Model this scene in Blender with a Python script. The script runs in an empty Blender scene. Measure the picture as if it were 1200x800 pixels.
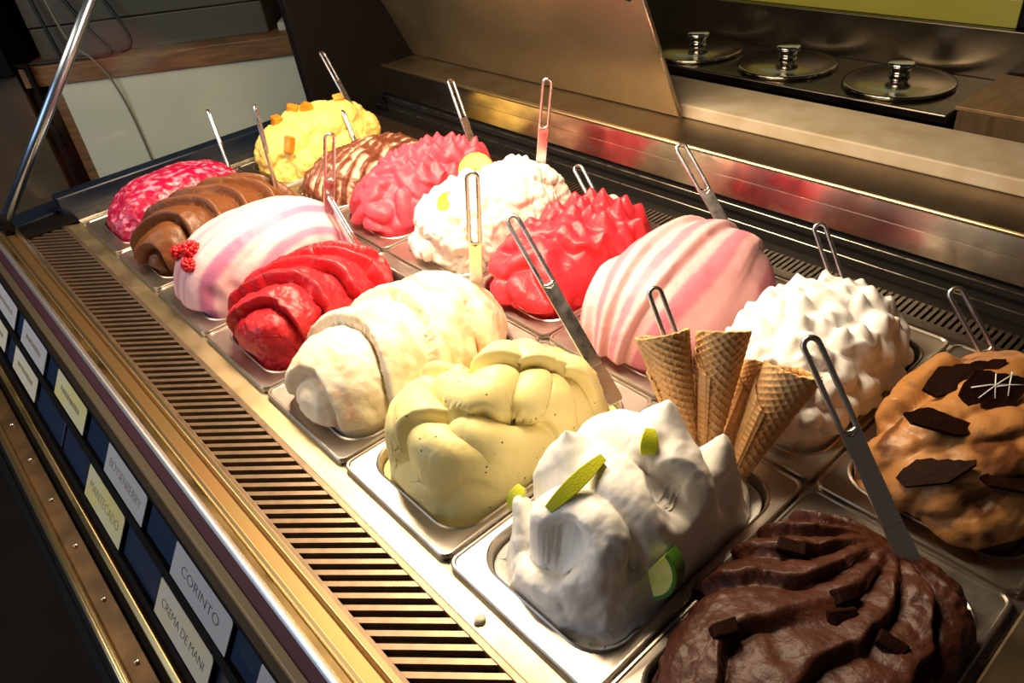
import bpy, math, random
import numpy as np
from mathutils import Vector, Matrix, Euler

# ------------------------------------------------------------------ camera, world, light, exposure
scene = bpy.context.scene
C = scene.collection
cam_d = bpy.data.cameras.new('camera')
cam_d.sensor_width = 36.0
cam_d.lens = 895.97 / 1200 * 36
cam_d.clip_start = 0.02
cam = bpy.data.objects.new('camera', cam_d)
cam.location = (1.80888, -0.24876, 0.66747)
cam.rotation_euler = (0.9486, 0.1028, 0.8437)
C.objects.link(cam)
scene.camera = cam

world = bpy.data.worlds.new('world')
scene.world = world
world.use_nodes = True
world.node_tree.nodes['Background'].inputs[0].default_value = (1.0, 0.82, 0.62, 1)
world.node_tree.nodes['Background'].inputs[1].default_value = 0.05

def area(name, loc, target, sx, sy, power, col):
    d = bpy.data.lights.new(name, 'AREA')
    d.shape = 'RECTANGLE'; d.size = sx; d.size_y = sy; d.energy = power; d.color = col
    o = bpy.data.objects.new(name, d); C.objects.link(o)
    o.location = loc
    o.rotation_euler = (Vector(target) - Vector(loc)).to_track_quat('-Z', 'Y').to_euler()
    return o
# the strip lamp of the display case, above the tubs
area('case_lamp_offscreen', (0.76, 0.38, 0.76), (0.76, 0.38, 0.0), 0.95, 0.14, 25.5, (1.0, 0.77, 0.50))
# added unseen warm fill from above, brightens the rails, labels and cream counter
area('warm_fill_offscreen', (-0.3, -0.7, 1.70), (-0.3, -0.1, 0.0), 2.2, 1.0, 31.0, (1.0, 0.80, 0.56))
# cool daylight of the shop front behind the customer
area('window_front_offscreen', (-0.4, -2.9, 1.0), (0.0, 0.2, 0.0), 2.2, 1.6, 27.0, (0.55, 0.75, 1.0))

vs = scene.view_settings
vs.view_transform = 'Standard'; vs.look = 'None'; vs.gamma = 1.0; vs.exposure = 0.12
vs.use_curve_mapping = False

R = random.Random(7)
PT = 0.21888          # tub pitch along the case
ROW = (0.18, 0.54)    # tub centres, front and back row

# ------------------------------------------------------------------ helpers
def new_mesh(name, verts, faces, mat=None, smooth=False):
    me = bpy.data.meshes.new(name)
    me.from_pydata([tuple(v) for v in verts], [], [tuple(f) for f in faces])
    if mat: me.materials.append(mat)
    if smooth:
        me.polygons.foreach_set('use_smooth', [True] * len(me.polygons))
    me.update()
    return me
def fix_normals(me):
    import bmesh
    bm = bmesh.new(); bm.from_mesh(me)
    bmesh.ops.recalc_face_normals(bm, faces=bm.faces)
    bm.to_mesh(me); bm.free(); me.update()
def link(name, me, parent=None, loc=None, rot=None):
    o = bpy.data.objects.new(name, me); C.objects.link(o)
    if parent: o.parent = parent
    if loc is not None: o.location = loc
    if rot is not None: o.rotation_euler = rot
    return o
def tag(o, label=None, cat=None, group=None, kind=None):
    if label: o['label'] = label
    if cat: o['category'] = cat
    if group: o['group'] = group
    if kind: o['kind'] = kind
    return o
def thing(name, label, cat, loc=(0, 0, 0), rot=(0, 0, 0), group=None):
    o = bpy.data.objects.new(name, None); o.empty_display_size = 0.02; C.objects.link(o)
    o.location = loc; o.rotation_euler = rot
    return tag(o, label, cat, group)
def bevel(o, w, seg=2):
    m = o.modifiers.new('bevel', 'BEVEL'); m.width = w; m.segments = seg; m.limit_method = 'ANGLE'
    return o
def box_vf(x0, x1, y0, y1, z0, z1):
    v = [(x, y, z) for z in (z0, z1) for y in (y0, y1) for x in (x0, x1)]
    f = [(0, 2, 3, 1), (4, 5, 7, 6), (0, 1, 5, 4), (2, 6, 7, 3), (0, 4, 6, 2), (1, 3, 7, 5)]
    return v, f
def box(name, b, mat, parent=None, bw=0.0, seg=2):
    v, f = box_vf(*b)
    o = link(name, new_mesh(name, v, f, mat), parent)
    if bw: bevel(o, bw, seg)
    return o
def prism(name, prof, x0, x1, mat, parent=None, smooth=False, bw=0.0):
    """closed profile of (y, z) points swept along X"""
    n = len(prof)
    v = [(x0, y, z) for y, z in prof] + [(x1, y, z) for y, z in prof]
    f = [(i, (i + 1) % n, n + (i + 1) % n, n + i) for i in range(n)]
    f += [tuple(range(n))[::-1], tuple(range(n, 2 * n))]
    me = new_mesh(name, v, f, mat, smooth); fix_normals(me)
    o = link(name, me, parent)
    if bw: bevel(o, bw)
    return o
def tube_vf(path, r, seg=10, closed=False, flat=1.0):
    P = [Vector(p) for p in path]; n = len(P)
    verts, faces = [], []
    nrm = None
    for i, p in enumerate(P):
        a = P[(i - 1) % n] if (closed or i > 0) else p
        b = P[(i + 1) % n] if (closed or i < n - 1) else p
        t = (b - a).normalized()
        if nrm is None:
            nrm = t.orthogonal().normalized()
        nrm = (nrm - t * nrm.dot(t)).normalized()
        bi = t.cross(nrm)
        rr = r[i] if isinstance(r, (list, tuple)) else r
        for k in range(seg):
            an = 2 * math.pi * k / seg
            verts.append(p + nrm * (rr * math.cos(an)) + bi * (rr * math.sin(an) * flat))
    m = n if closed else n - 1
    for i in range(m):
        j = (i + 1) % n
        for k in range(seg):
            faces.append((i * seg + k, i * seg + (k + 1) % seg, j * seg + (k + 1) % seg, j * seg + k))
    if not closed:
        faces.append(tuple(range(seg))[::-1]); faces.append(tuple((n - 1) * seg + k for k in range(seg)))
    return verts, faces
def tube(name, path, r, mat, parent=None, seg=10, closed=False):
    v, f = tube_vf(path, r, seg, closed)
    me = new_mesh(name, v, f, mat, True); fix_normals(me)
    return link(name, me, parent)
def lathe(name, prof, mat, parent=None, seg=48, loc=None):
    v, f = [], []
    n = len(prof)
    for k in range(seg):
        a = 2 * math.pi * k / seg
        for r, z in prof: v.append((r * math.cos(a), r * math.sin(a), z))
    for k in range(seg):
        j = (k + 1) % seg
        for i in range(n - 1):
            f.append((k * n + i, j * n + i, j * n + i + 1, k * n + i + 1))
    me = new_mesh(name, v, f, mat, True); fix_normals(me)
    return link(name, me, parent, loc)
def spline(pts, n=12):
    P = [Vector(p) for p in pts]; out = []
    for i in range(len(P) - 1):
        p0 = P[max(i - 1, 0)]; p1 = P[i]; p2 = P[i + 1]; p3 = P[min(i + 2, len(P) - 1)]
        for k in range(n):
            t = k / n
            out.append(0.5 * ((2 * p1) + (p2 - p0) * t + (2 * p0 - 5 * p1 + 4 * p2 - p3) * t * t + (3 * p1 - p0 - 3 * p2 + p3) * t ** 3))
    out.append(P[-1])
    return out

# ------------------------------------------------------------------ materials
def mat(name, col, rough=0.5, metal=0.0, spec=0.5, noise=0.0, nscale=20.0, col2=None, bump=0.0, bscale=200.0, stretch=(1, 1, 1), sss=0.0, coat=0.0, emit=None, estr=0.0, rvar=0.0):
    m = bpy.data.materials.new(name); m.use_nodes = True
    nt = m.node_tree; N = nt.nodes; L = nt.links
    b = N['Principled BSDF']
    b.inputs['Base Color'].default_value = (*col, 1); b.inputs['Roughness'].default_value = rough
    b.inputs['Metallic'].default_value = metal; b.inputs['Specular IOR Level'].default_value = spec
    if coat: b.inputs['Coat Weight'].default_value = coat; b.inputs['Coat Roughness'].default_value = 0.15
    if sss:
        b.inputs['Subsurface Weight'].default_value = sss; b.inputs['Subsurface Scale'].default_value = 0.01
        b.inputs['Subsurface Radius'].default_value = (1.0, 0.6, 0.4)
    if emit: b.inputs['Emission Color'].default_value = (*emit, 1); b.inputs['Emission Strength'].default_value = estr
    tc = N.new('ShaderNodeTexCoord'); mp = N.new('ShaderNodeMapping'); mp.inputs['Scale'].default_value = stretch
    L.new(tc.outputs['Object'], mp.inputs['Vector'])
    if noise or rvar:
        nz = N.new('ShaderNodeTexNoise'); nz.inputs['Scale'].default_value = nscale; nz.inputs['Detail'].default_value = 6
        L.new(mp.outputs['Vector'], nz.inputs['Vector'])
        if noise:
            cr = N.new('ShaderNodeMix'); cr.data_type = 'RGBA'
            c2 = col2 if col2 else tuple(c * (1 - noise) for c in col)
            cr.inputs['A'].default_value = (*col, 1); cr.inputs['B'].default_value = (*c2, 1)
            rmp = N.new('ShaderNodeValToRGB'); rmp.color_ramp.elements[0].position = 0.38; rmp.color_ramp.elements[1].position = 0.66
            L.new(nz.outputs['Fac'], rmp.inputs['Fac']); L.new(rmp.outputs['Color'], cr.inputs['Factor']); L.new(cr.outputs['Result'], b.inputs['Base Color'])
        if rvar:
            mr = N.new('ShaderNodeMapRange'); mr.inputs['From Min'].default_value = 0.3; mr.inputs['From Max'].default_value = 0.7
            mr.inputs['To Min'].default_value = max(0.03, rough - rvar); mr.inputs['To Max'].default_value = rough + rvar
            L.new(nz.outputs['Fac'], mr.inputs['Value']); L.new(mr.outputs['Result'], b.inputs['Roughness'])
    if bump:
        n2 = N.new('ShaderNodeTexNoise'); n2.inputs['Scale'].default_value = bscale; n2.inputs['Detail'].default_value = 4
        L.new(mp.outputs['Vector'], n2.inputs['Vector'])
        bp = N.new('ShaderNodeBump'); bp.inputs['Strength'].default_value = bump; bp.inputs['Distance'].default_value = 0.002
        L.new(n2.outputs['Fac'], bp.inputs['Height']); L.new(bp.outputs['Normal'], b.inputs['Normal'])
    return m

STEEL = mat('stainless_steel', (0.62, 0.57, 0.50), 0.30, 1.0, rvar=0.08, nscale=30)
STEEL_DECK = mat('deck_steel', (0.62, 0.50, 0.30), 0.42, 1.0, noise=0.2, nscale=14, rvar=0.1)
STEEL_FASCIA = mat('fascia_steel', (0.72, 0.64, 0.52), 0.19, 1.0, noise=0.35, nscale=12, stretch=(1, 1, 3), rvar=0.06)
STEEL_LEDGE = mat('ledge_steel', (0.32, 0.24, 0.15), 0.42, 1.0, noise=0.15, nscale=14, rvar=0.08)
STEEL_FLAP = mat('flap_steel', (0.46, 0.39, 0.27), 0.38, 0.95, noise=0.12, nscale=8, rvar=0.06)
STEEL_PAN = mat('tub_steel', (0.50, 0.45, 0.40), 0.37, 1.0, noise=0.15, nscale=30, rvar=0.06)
CHROME = mat('chrome', (0.85, 0.87, 0.9), 0.12, 1.0)
CHROME_STRIP = mat('chrome_strip', (0.86, 0.84, 0.86), 0.35, 1.0)
CHROME_BLUE = mat('rod_chrome', (0.42, 0.52, 0.68), 0.28, 1.0)
BRASS = mat('brass_rail', (0.68, 0.47, 0.20), 0.34, 1.0, noise=0.35, nscale=35, stretch=(0.3, 1, 1), rvar=0.1)
BRASS_BRIGHT = mat('brass_edge', (0.92, 0.72, 0.40), 0.28, 1.0)
RUST = mat('rail_groove', (0.34, 0.19, 0.08), 0.45, 0.9, noise=0.6, nscale=22, col2=(0.30, 0.20, 0.08), stretch=(0.4, 1, 1))
TRIM_DARK = mat('plum_trim', (0.035, 0.014, 0.026), 0.45, 0.0, spec=0.15)
TRIM_GREY = mat('grey_trim', (0.055, 0.045, 0.034), 0.5, 0.1, spec=0.2)
BLACK = mat('black_metal', (0.005, 0.004, 0.004), 0.6, spec=0.1)
LEDGE_DARK = mat('dark_brown_ledge', (0.10, 0.055, 0.02), 0.4, 0.6, noise=0.5, nscale=30)
BLACK_VOID = mat('duct_black', (0.006, 0.005, 0.004), 0.7)
NAVY = mat('navy_panel', (0.006, 0.010, 0.030), 0.35)
NAVY_PLATE = mat('blue_slot_plate', (0.003, 0.018, 0.06), 0.35)
NAVY_FRAME = mat('blue_black_frame', (0.006, 0.012, 0.026), 0.25)
GRILLE = mat('grille_metal', (0.36, 0.25, 0.17), 0.42, 0.9, noise=0.3, nscale=30)
LOUVER = mat('louver_brown', (0.022, 0.014, 0.009), 0.5, 0.0, spec=0.2)
CARD_W = mat('card_white', (0.46, 0.46, 0.50), 0.6)
CARD_Y = mat('card_yellow', (0.66, 0.60, 0.20), 0.6, noise=0.3, nscale=18, col2=(0.62, 0.62, 0.45))
CARD_C = mat('card_cream', (0.62, 0.57, 0.40), 0.6, noise=0.25, nscale=18, col2=(0.58, 0.58, 0.52))
INK = mat('card_ink', (0.03, 0.03, 0.03), 0.7)
INK_PALE = mat('card_ink_faded', (0.22, 0.20, 0.10), 0.7)
MARBLE = mat('stone_slab', (0.46, 0.39, 0.28), 0.5, noise=0.5, nscale=16, col2=(0.38, 0.30, 0.19), stretch=(1, 1, 1))
WOOD = mat('wood_edge', (0.30, 0.14, 0.05), 0.5, noise=0.5, nscale=8, stretch=(1, 1, 8))
WOOD_BOX = mat('wood_box', (0.16, 0.095, 0.05), 0.55, noise=0.4, nscale=10, stretch=(4, 4, 0.6))
WOOD_TOP = mat('wood_box_top', (0.36, 0.21, 0.09), 0.45, noise=0.3, nscale=10, stretch=(6, 1, 1))
CREAM = mat('cream_panel', (0.90, 0.85, 0.66), 0.4, noise=0.12, nscale=2)
GREYBOX = mat('grey_box', (0.085, 0.08, 0.055), 0.5)
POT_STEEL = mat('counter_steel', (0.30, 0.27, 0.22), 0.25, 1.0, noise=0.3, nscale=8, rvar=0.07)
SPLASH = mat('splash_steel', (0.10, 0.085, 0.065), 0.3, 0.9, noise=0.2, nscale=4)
LID_STEEL = mat('lid_steel', (0.48, 0.43, 0.35), 0.14, 1.0)
GREEN = mat('olive_panel', (0.40, 0.39, 0.06), 0.4)
CYAN = mat('pale_cyan_panel', (0.50, 0.68, 0.58), 0.4)
WALL = mat('dark_wall', (0.05, 0.04, 0.03), 0.8, noise=0.3, nscale=3)
BROWNWALL = mat('brown_panel', (0.15, 0.09, 0.045), 0.6, noise=0.5, nscale=3, stretch=(1, 4, 0.5))
FLOOR = mat('floor_tiles', (0.018, 0.015, 0.013), 0.7, spec=0.1, noise=0.3, nscale=5)
DARKGLASS = mat('case_front_glass', (0.004, 0.004, 0.004), 0.4, spec=0.03)
SPAT = mat('spatula_steel', (0.60, 0.56, 0.56), 0.30, 1.0, rvar=0.06, nscale=60)
CABLE = mat('cable_black', (0.01, 0.01, 0.01), 0.5)
CABLE_G = mat('cable_grey', (0.22, 0.20, 0.15), 0.6)
CHOC = mat('dark_chocolate', (0.020, 0.007, 0.004), 0.65, spec=0.05, noise=0.4, nscale=60, bump=0.4, bscale=300)
LIME_FLESH = mat('lime_flesh', (0.74, 0.72, 0.24), 0.3, noise=0.5, nscale=60, col2=(0.62, 0.64, 0.12), sss=0.2)
LIME_SKIN = mat('lime_skin', (0.05, 0.16, 0.01), 0.35, bump=0.3, bscale=500)
LIME_PEEL = mat('lime_pale_skin', (0.68, 0.72, 0.03), 0.35, bump=0.3, bscale=500)
LEMON = mat('lemon_slice', (0.90, 0.72, 0.08), 0.35, noise=0.3, nscale=50, sss=0.2)
LEMON_SKIN = mat('lemon_skin', (0.75, 0.50, 0.01), 0.4)
MANGO = mat('mango_piece', (0.82, 0.20, 0.008), 0.35, noise=0.4, nscale=50, col2=(0.85, 0.30, 0.015), sss=0.2)
RASP = mat('raspberry', (0.55, 0.006, 0.012), 0.3, sss=0.1)
WHITECHOC = mat('white_drizzle', (0.75, 0.72, 0.68), 0.4)

# ------------------------------------------------------------------ the room
def struct(name, b, m):
    return tag(box(name, b, m), kind='structure')
struct('floor', (-3.2, 3.6, -3.6, 2.4, -1.0, -0.95), FLOOR)
struct('wall_back', (-3.2, 3.6, 2.0, 2.1, -0.95, 1.75), WALL)
struct('wall_left', (-3.2, -3.1, -3.6, 2.0, -0.95, 1.75), BROWNWALL)
struct('ceiling', (-3.2, 3.6, -3.6, 2.4, 1.75, 1.82), WALL)

# ------------------------------------------------------------------ display case
XA, XB = -0.115, 2.35
case = thing('display_case', 'long stainless gelato display case with slotted front grille and label panel', 'display case', (0, 0, -0.95))
case.location = (0, 0, 0)
def cpart(o): o.parent = case; return o
# body under everything: front skin, back skin, bottom, ends
prism('case_body', [(-0.335, -0.14), (-0.30, -0.14), (-0.26, -0.16), (1.0, -0.16), (1.0, -0.95), (-0.42, -0.95)], XA, XB, DARKGLASS, case)
# inner well floor and duct behind
prism('well_liner', [(-0.02, -0.155), (0.86, -0.155), (0.86, -0.15), (-0.02, -0.15)], XA + 0.02, XB - 0.02, BLACK_VOID, case)
# front rails
prism('rail_edge', [(-0.120, -0.02), (-0.113, -0.02), (-0.113, 0.004), (-0.120, 0.004)], XA, XB, BRASS_BRIGHT, case, bw=0.0012)
prism('rail_groove', [(-0.140, -0.02), (-0.119, -0.02), (-0.119, -0.004), (-0.140, -0.002)], XA, XB, RUST, case)
prism('rail_edge', [(-0.1455, -0.02), (-0.139, -0.02), (-0.139, 0.004), (-0.1455, 0.004)], XA, XB, BRASS_BRIGHT, case, bw=0.0012)
prism('rail_flat', [(-0.1555, -0.02), (-0.145, -0.02), (-0.145, 0.0), (-0.1555, 0.0)], XA, XB, BRASS, case)
prism('chrome_strip', [(-0.165, -0.03), (-0.155, -0.03), (-0.1545, 0.004), (-0.158, 0.007), (-0.162, 0.006), (-0.165, 0.002)], XA, XB, CHROME_STRIP, case, bw=0.001)
prism('plum_trim', [(-0.177, -0.03), (-0.164, -0.03), (-0.164, 0.002), (-0.177, -0.004)], XA, XB, TRIM_DARK, case, bw=0.0015)
prism('grey_trim', [(-0.2, -0.05), (-0.176, -0.05), (-0.176, -0.006), (-0.188, 0.002), (-0.2, -0.003)], XA, XB, TRIM_GREY, case, bw=0.002)
# sloped label panel, s measured down the slope
DY, DZ = -0.53, -0.848
NY, NZ = -0.848, 0.53
def pan_pt(s, n=0.0): return (-0.199 + DY * s + NY * n, 0.0 + DZ * s + NZ * n)
prism('label_panel', [pan_pt(-0.004, -0.006), pan_pt(-0.004, -0.012), pan_pt(0.130, -0.012), pan_pt(0.130, -0.006)], XA, XB, NAVY, case)
for s0, s1 in ((-0.006, 0.0), (0.047, 0.060), (0.112, 0.126)):
    prism('card_rail', [pan_pt(s0, 0.003), pan_pt(s1, 0.003), pan_pt(s1, -0.008), pan_pt(s0, -0.008)], XA, XB, BLACK, case, bw=0.0012)
# blue plates where no card stands
for x0, x1, s0 in ((0.492, 0.552, 0), (0.716, 0.806, 0), (0.966, 1.054, 0), (1.216, 1.274, 0), (0.475, 0.62, 0.06), (0.63, 0.755, 0.06), (0.915, 1.035, 0.06), (0.289, 0.333, 0), (0.256, 0.312, 0.06)):
    s1 = s0 + (0.047 if s0 == 0 else 0.052)
    prism('slot_plate', [pan_pt(s0, -0.003), pan_pt(s1, -0.003), pan_pt(s1, -0.007), pan_pt(s0, -0.007)], x0, x1, NAVY_PLATE, case, bw=0.002)
# lower rails on the customer side
prism('lower_rail', [(-0.281, -0.135), (-0.268, -0.135), (-0.267, -0.106), (-0.272, -0.100), (-0.279, -0.104)], XA, XB, BRASS, case, bw=0.0015)
prism('lower_groove', [(-0.292, -0.145), (-0.28, -0.145), (-0.28, -0.132), (-0.292, -0.132)], XA, XB, BLACK, case)
prism('lower_ledge', [(-0.318, -0.15), (-0.290, -0.15), (-0.290, -0.122), (-0.318, -0.126)], XA, XB, LEDGE_DARK, case, bw=0.001)
tube('lower_tube', [(XA, -0.321, -0.121), (XB, -0.321, -0.121)], 0.0055, BRASS_BRIGHT, case, 12)
prism('lower_skirt', [(-0.345, -0.16), (-0.326, -0.16), (-0.326, -0.135), (-0.345, -0.15)], XA, XB, BLACK, case, bw=0.002)
for i in range(14):
    x = 0.32 + i * 0.125
    lathe('screw', [(0, 0.002), (0.0025, 0.0018), (0.0034, 0.0), (0.0034, -0.003)], STEEL, case, 12, (x, -0.301, -0.1215))
# front grille: frame strips and slanted bars over a dark duct
prism('grille_frame', [(-0.114, -0.016), (-0.107, -0.016), (-0.107, -0.003), (-0.114, -0.003)], XA, XB, GRILLE, case, bw=0.001)
prism('grille_frame', [(-0.036, -0.016), (-0.028, -0.016), (-0.028, -0.003), (-0.036, -0.003)], XA, XB, GRILLE, case, bw=0.001)
prism('grille_duct', [(-0.108, -0.05), (-0.034, -0.05), (-0.034, -0.046), (-0.108, -0.046)], XA, XB, BLACK_VOID, case)
bw_ = 0.0047
bar_me = new_mesh('grille_bar', [(-bw_, -0.109, -0.014), (bw_, -0.109, -0.014), (0.078 + bw_, -0.034, -0.014), (0.078 - bw_, -0.034, -0.014),
                  (-bw_, -0.109, -0.004), (bw_, -0.109, -0.004), (0.078 + bw_, -0.034, -0.004), (0.078 - bw_, -0.034, -0.004)],
                  [(0, 3, 2, 1), (4, 5, 6, 7), (0, 1, 5, 4), (1, 2, 6, 5), (2, 3, 7, 6), (3, 0, 4, 7)], GRILLE)
for i in range(100):
    o = link('grille_bar', bar_me, case, (-0.16 + i * 0.0213 + 0.012, 0, 0))
# deck strip between grille and tubs, rails between the tubs
prism('deck_strip', [(-0.0285, -0.02), (0.006, -0.02), (0.006, -0.009), (-0.0285, -0.004)], -0.03, XB, STEEL_DECK, case, bw=0.0015)
prism('tub_rail', [(0.352, -0.03), (0.368, -0.03), (0.368, -0.0090), (0.352, -0.0090)], -0.03, XB, STEEL, case)
prism('tub_rail', [(0.712, -0.03), (0.728, -0.03), (0.728, -0.0090), (0.712, -0.0090)], -0.03, XB, STEEL, case)
for k in range(9):
    prism('tub_divider', [(0.0, -0.03), (0.72, -0.03), (0.72, -0.0092), (0.0, -0.0092)], k * PT - 0.005, k * PT + 0.005, STEEL, case)
box('deck_end_plate', (-0.10, -0.004, 0.0, 0.72, -0.02, -0.006), STEEL, case, 0.001)
box('grille_end_plate', (-0.112, -0.03, -0.11, 0.0, -0.012, 0.001), BLACK, case, 0.001)
# flat covers over the empty places at the near end
for r in (0, 1):
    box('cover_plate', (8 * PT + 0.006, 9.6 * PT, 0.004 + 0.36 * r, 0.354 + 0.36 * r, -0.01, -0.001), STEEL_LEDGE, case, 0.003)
# back: ledge strip, louvers, duct with thin wires, fascia, ledge
prism('back_strip', [(0.727, -0.03), (0.748, -0.03), (0.748, -0.004), (0.727, -0.004)], XA, XB, LOUVER, case, bw=0.0015)
lv = new_mesh('louver_slat', *box_vf(-0.0028, 0.0028, 0.748, 0.792, -0.016, -0.006), LOUVER)
for i in range(190):
    link('louver_slat', lv, case, (-0.08 + i * 0.0098, 0, 0))
prism('louver_duct', [(0.745, -0.05), (0.90, -0.05), (0.90, -0.045), (0.745, -0.045)], XA, XB, BLACK_VOID, case)
prism('duct_step', [(0.792, -0.05), (0.83, -0.05), (0.83, -0.012), (0.792, -0.012)], XA, XB, BLACK, case)
prism('duct_back', [(0.877, -0.05), (0.884, -0.05), (0.884, 0.03), (0.877, 0.022)], XA, XB, BLACK_VOID, case)
tube('duct_wire', [(XA, 0.838, -0.002), (XB, 0.838, -0.002)], 0.0016, STEEL, case, 8)
tube('duct_wire', [(XA, 0.862, 0.014), (XB, 0.862, 0.014)], 0.0016, STEEL, case, 8)
prism('fascia_lower', [(0.870, 0.021), (0.892, 0.021), (0.892, 0.058), (0.8785, 0.058)], XA + 0.005, XB, STEEL_FASCIA, case, bw=0.001)
prism('fascia_upper', [(0.8772, 0.0575), (0.892, 0.0575), (0.892, 0.088), (0.8835, 0.088)], XA + 0.005, XB, STEEL_FASCIA, case, bw=0.001)
prism('ledge_nosing', [(0.8815, 0.087), (0.888, 0.087), (0.890, 0.0945), (0.884, 0.0945), (0.881, 0.092)], XA, XB, BRASS_BRIGHT, case, bw=0.0008)
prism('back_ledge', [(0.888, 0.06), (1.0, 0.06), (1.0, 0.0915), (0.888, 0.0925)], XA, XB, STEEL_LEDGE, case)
prism('back_skin', [(0.90, -0.16), (1.0, -0.16), (1.0, 0.06), (0.90, 0.06)], XA, XB, BLACK, case)
prism('slab_support', [(1.0, -0.95), (1.13, -0.95), (1.13, 0.092), (1.0, 0.092)], XA, XB, BLACK, case)
# hinged steel flap leaning forward over the tubs
fx0, fx1 = -0.285, 0.852
fdir = Vector((0, -0.118, 0.258)).normalized(); fn = Vector((0, fdir.z, -fdir.y))
def fl(x, s, n): p = Vector((x, 0.992, 0.094)) + fdir * s + fn * n; return (p.x, p.y, p.z)
v = []
for n in (0, 0.004):
    v += [fl(fx0, 0, n), fl(fx1, 0, n), fl(fx1, 0.36, n), fl(fx0 + 0.02, 0.36, n)]
flap = link('rear_flap', new_mesh('rear_flap', v, [(0, 1, 2, 3), (4, 7, 6, 5), (0, 4, 5, 1), (1, 5, 6, 2), (2, 6, 7, 3), (3, 7, 4, 0)], STEEL_FLAP), case)
bevel(flap, 0.0015)
fl_edge = tube('flap_edge', [fl(fx1 - 0.002, 0.0, -0.002), fl(fx1 - 0.002, 0.36, -0.002)], 0.003, STEEL, flap, 8)
# finger hole cut through the sheet
hp = Vector(fl(fx1 - 0.045, 0.278, 0.002))
hv = []
for n in (-0.02, 0.02):
    hv += [hp + fn * n + Vector((0.013 * math.cos(2 * math.pi * k / 24), 0, 0)) + fdir * (0.013 * math.sin(2 * math.pi * k / 24)) for k in range(24)]
hm = new_mesh('cutter', hv, [tuple(range(24))[::-1], tuple(range(24, 48))] + [(k, (k + 1) % 24, 24 + (k + 1) % 24, 24 + k) for k in range(24)]); fix_normals(hm)
fix_normals(flap.data)
cut = link('cutter', hm)
md = flap.modifiers.new('hole', 'BOOLEAN'); md.operation = 'DIFFERENCE'; md.object = cut
bpy.context.view_layer.update()
cut_me = bpy.data.meshes.new_from_object(flap.evaluated_get(bpy.context.evaluated_depsgraph_get()))
flap.modifiers.clear(); flap.data = cut_me; cut_me.name = 'rear_flap'
bpy.data.objects.remove(cut)
tube('flap_stay', [(fx0 + 0.01, 0.93, 0.095), (fx0 + 0.02, 0.96, 0.15), (fx0 + 0.0, 0.935, 0.19)], 0.004, STEEL, case, 8)
# left end: bottom rail, black corner pillar, glass pane, sloping chrome rod
prism('end_rail', [(-0.02, -0.03), (0.66, -0.03), (0.66, 0.045), (-0.02, 0.045)], -0.115, -0.075, NAVY_FRAME, case, bw=0.004)
prism('end_rail_step', [(-0.02, -0.03), (0.66, -0.03), (0.66, -0.001), (-0.02, -0.001)], -0.076, -0.03, STEEL, case, bw=0.002)
prism('end_pillar', [(0.655, -0.05), (1.0, -0.05), (1.0, 0.62), (0.63, 0.62)], -0.135, -0.10, BLACK, case, bw=0.004)
prism('front_end_block', [(-0.20, -0.12), (-0.01, -0.12), (-0.01, 0.008), (-0.20, -0.002)], -0.19, -0.110, NAVY_FRAME, case, bw=0.004)
rod0, rod1 = Vector((-0.10, -0.123, 0.03)), Vector((-0.10, 0.34, 0.545))
tube('glass_rod', [rod0, rod1], 0.012, CHROME_BLUE, case, 16)
lathe('rod_socket', [(0.0, 0.02), (0.010, 0.02), (0.013, 0.016), (0.014, -0.03), (0.0, -0.03)], BLACK, case, 20, (-0.10, -0.128, 0.022))
gm = bpy.data.materials.new('end_glass'); gm.use_nodes = True
gn = gm.node_tree.nodes; gl = gm.node_tree.links
gb = gn['Principled BSDF']; out = gn['Material Output']
tr = gn.new('ShaderNodeBsdfTransparent'); tr.inputs[0].default_value = (0.93, 0.97, 0.97, 1)
gs = gn.new('ShaderNodeBsdfGlossy'); gs.inputs['Roughness'].default_value = 0.08; gs.inputs[0].default_value = (0.8, 0.9, 1, 1)
mx = gn.new('ShaderNodeMixShader'); mx.inputs[0].default_value = 0.008
gl.new(tr.outputs[0], mx.inputs[1]); gl.new(gs.outputs[0], mx.inputs[2]); gl.new(mx.outputs[0], out.inputs['Surface'])
prism('end_glass', [(-0.112, 0.045), (0.645, 0.045), (0.61, 0.545), (0.335, 0.545)], -0.098, -0.094, gm, case)

# ------------------------------------------------------------------ gelato tubs
def rrect(hx, hy, r, n=8):
    pts = []
    for cx, cy, a0 in ((hx - r, hy - r, 0), (-(hx - r), hy - r, 90), (-(hx - r), -(hy - r), 180), (hx - r, -(hy - r), 270)):
        for k in range(n + 1):
            a = math.radians(a0 + 90 * k / n); pts.append((cx + r * math.cos(a), cy + r * math.sin(a)))
    return pts
def make_tub():
    loops = [(0.1065, 0.1765, 0.012, -0.0095), (0.1078, 0.1778, 0.012, -0.004), (0.1076, 0.1776, 0.012, -0.001), (0.1062, 0.1762, 0.011, 0.0008), (0.1042, 0.1742, 0.010, 0.0008), (0.1028, 0.1728, 0.010, -0.0012), (0.0965, 0.1530, 0.042, -0.0022),
             (0.0948, 0.1513, 0.042, -0.0008), (0.0932, 0.1497, 0.042, -0.0022), (0.0925, 0.1490, 0.042, -0.006), (0.0922, 0.1487, 0.042, -0.02), (0.0885, 0.1450, 0.038, -0.098), (0.080, 0.136, 0.03, -0.106)]
    v, f = [], []; n = 36
    for hx, hy, r, z in loops: v += [(x, y, z) for x, y in rrect(hx, hy, r)]
    for i in range(len(loops) - 1):
        for k in range(n): f.append((i * n + k, i * n + (k + 1) % n, (i + 1) * n + (k + 1) % n, (i + 1) * n + k))
    f.append(tuple((len(loops) - 1) * n + k for k in range(n)))
    # underside shell
    me = new_mesh('gelato_tub', v, f, STEEL_PAN, True); fix_normals(me); me.set_sharp_from_angle(angle=math.radians(32))
    return me
tub_me = make_tub()
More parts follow.
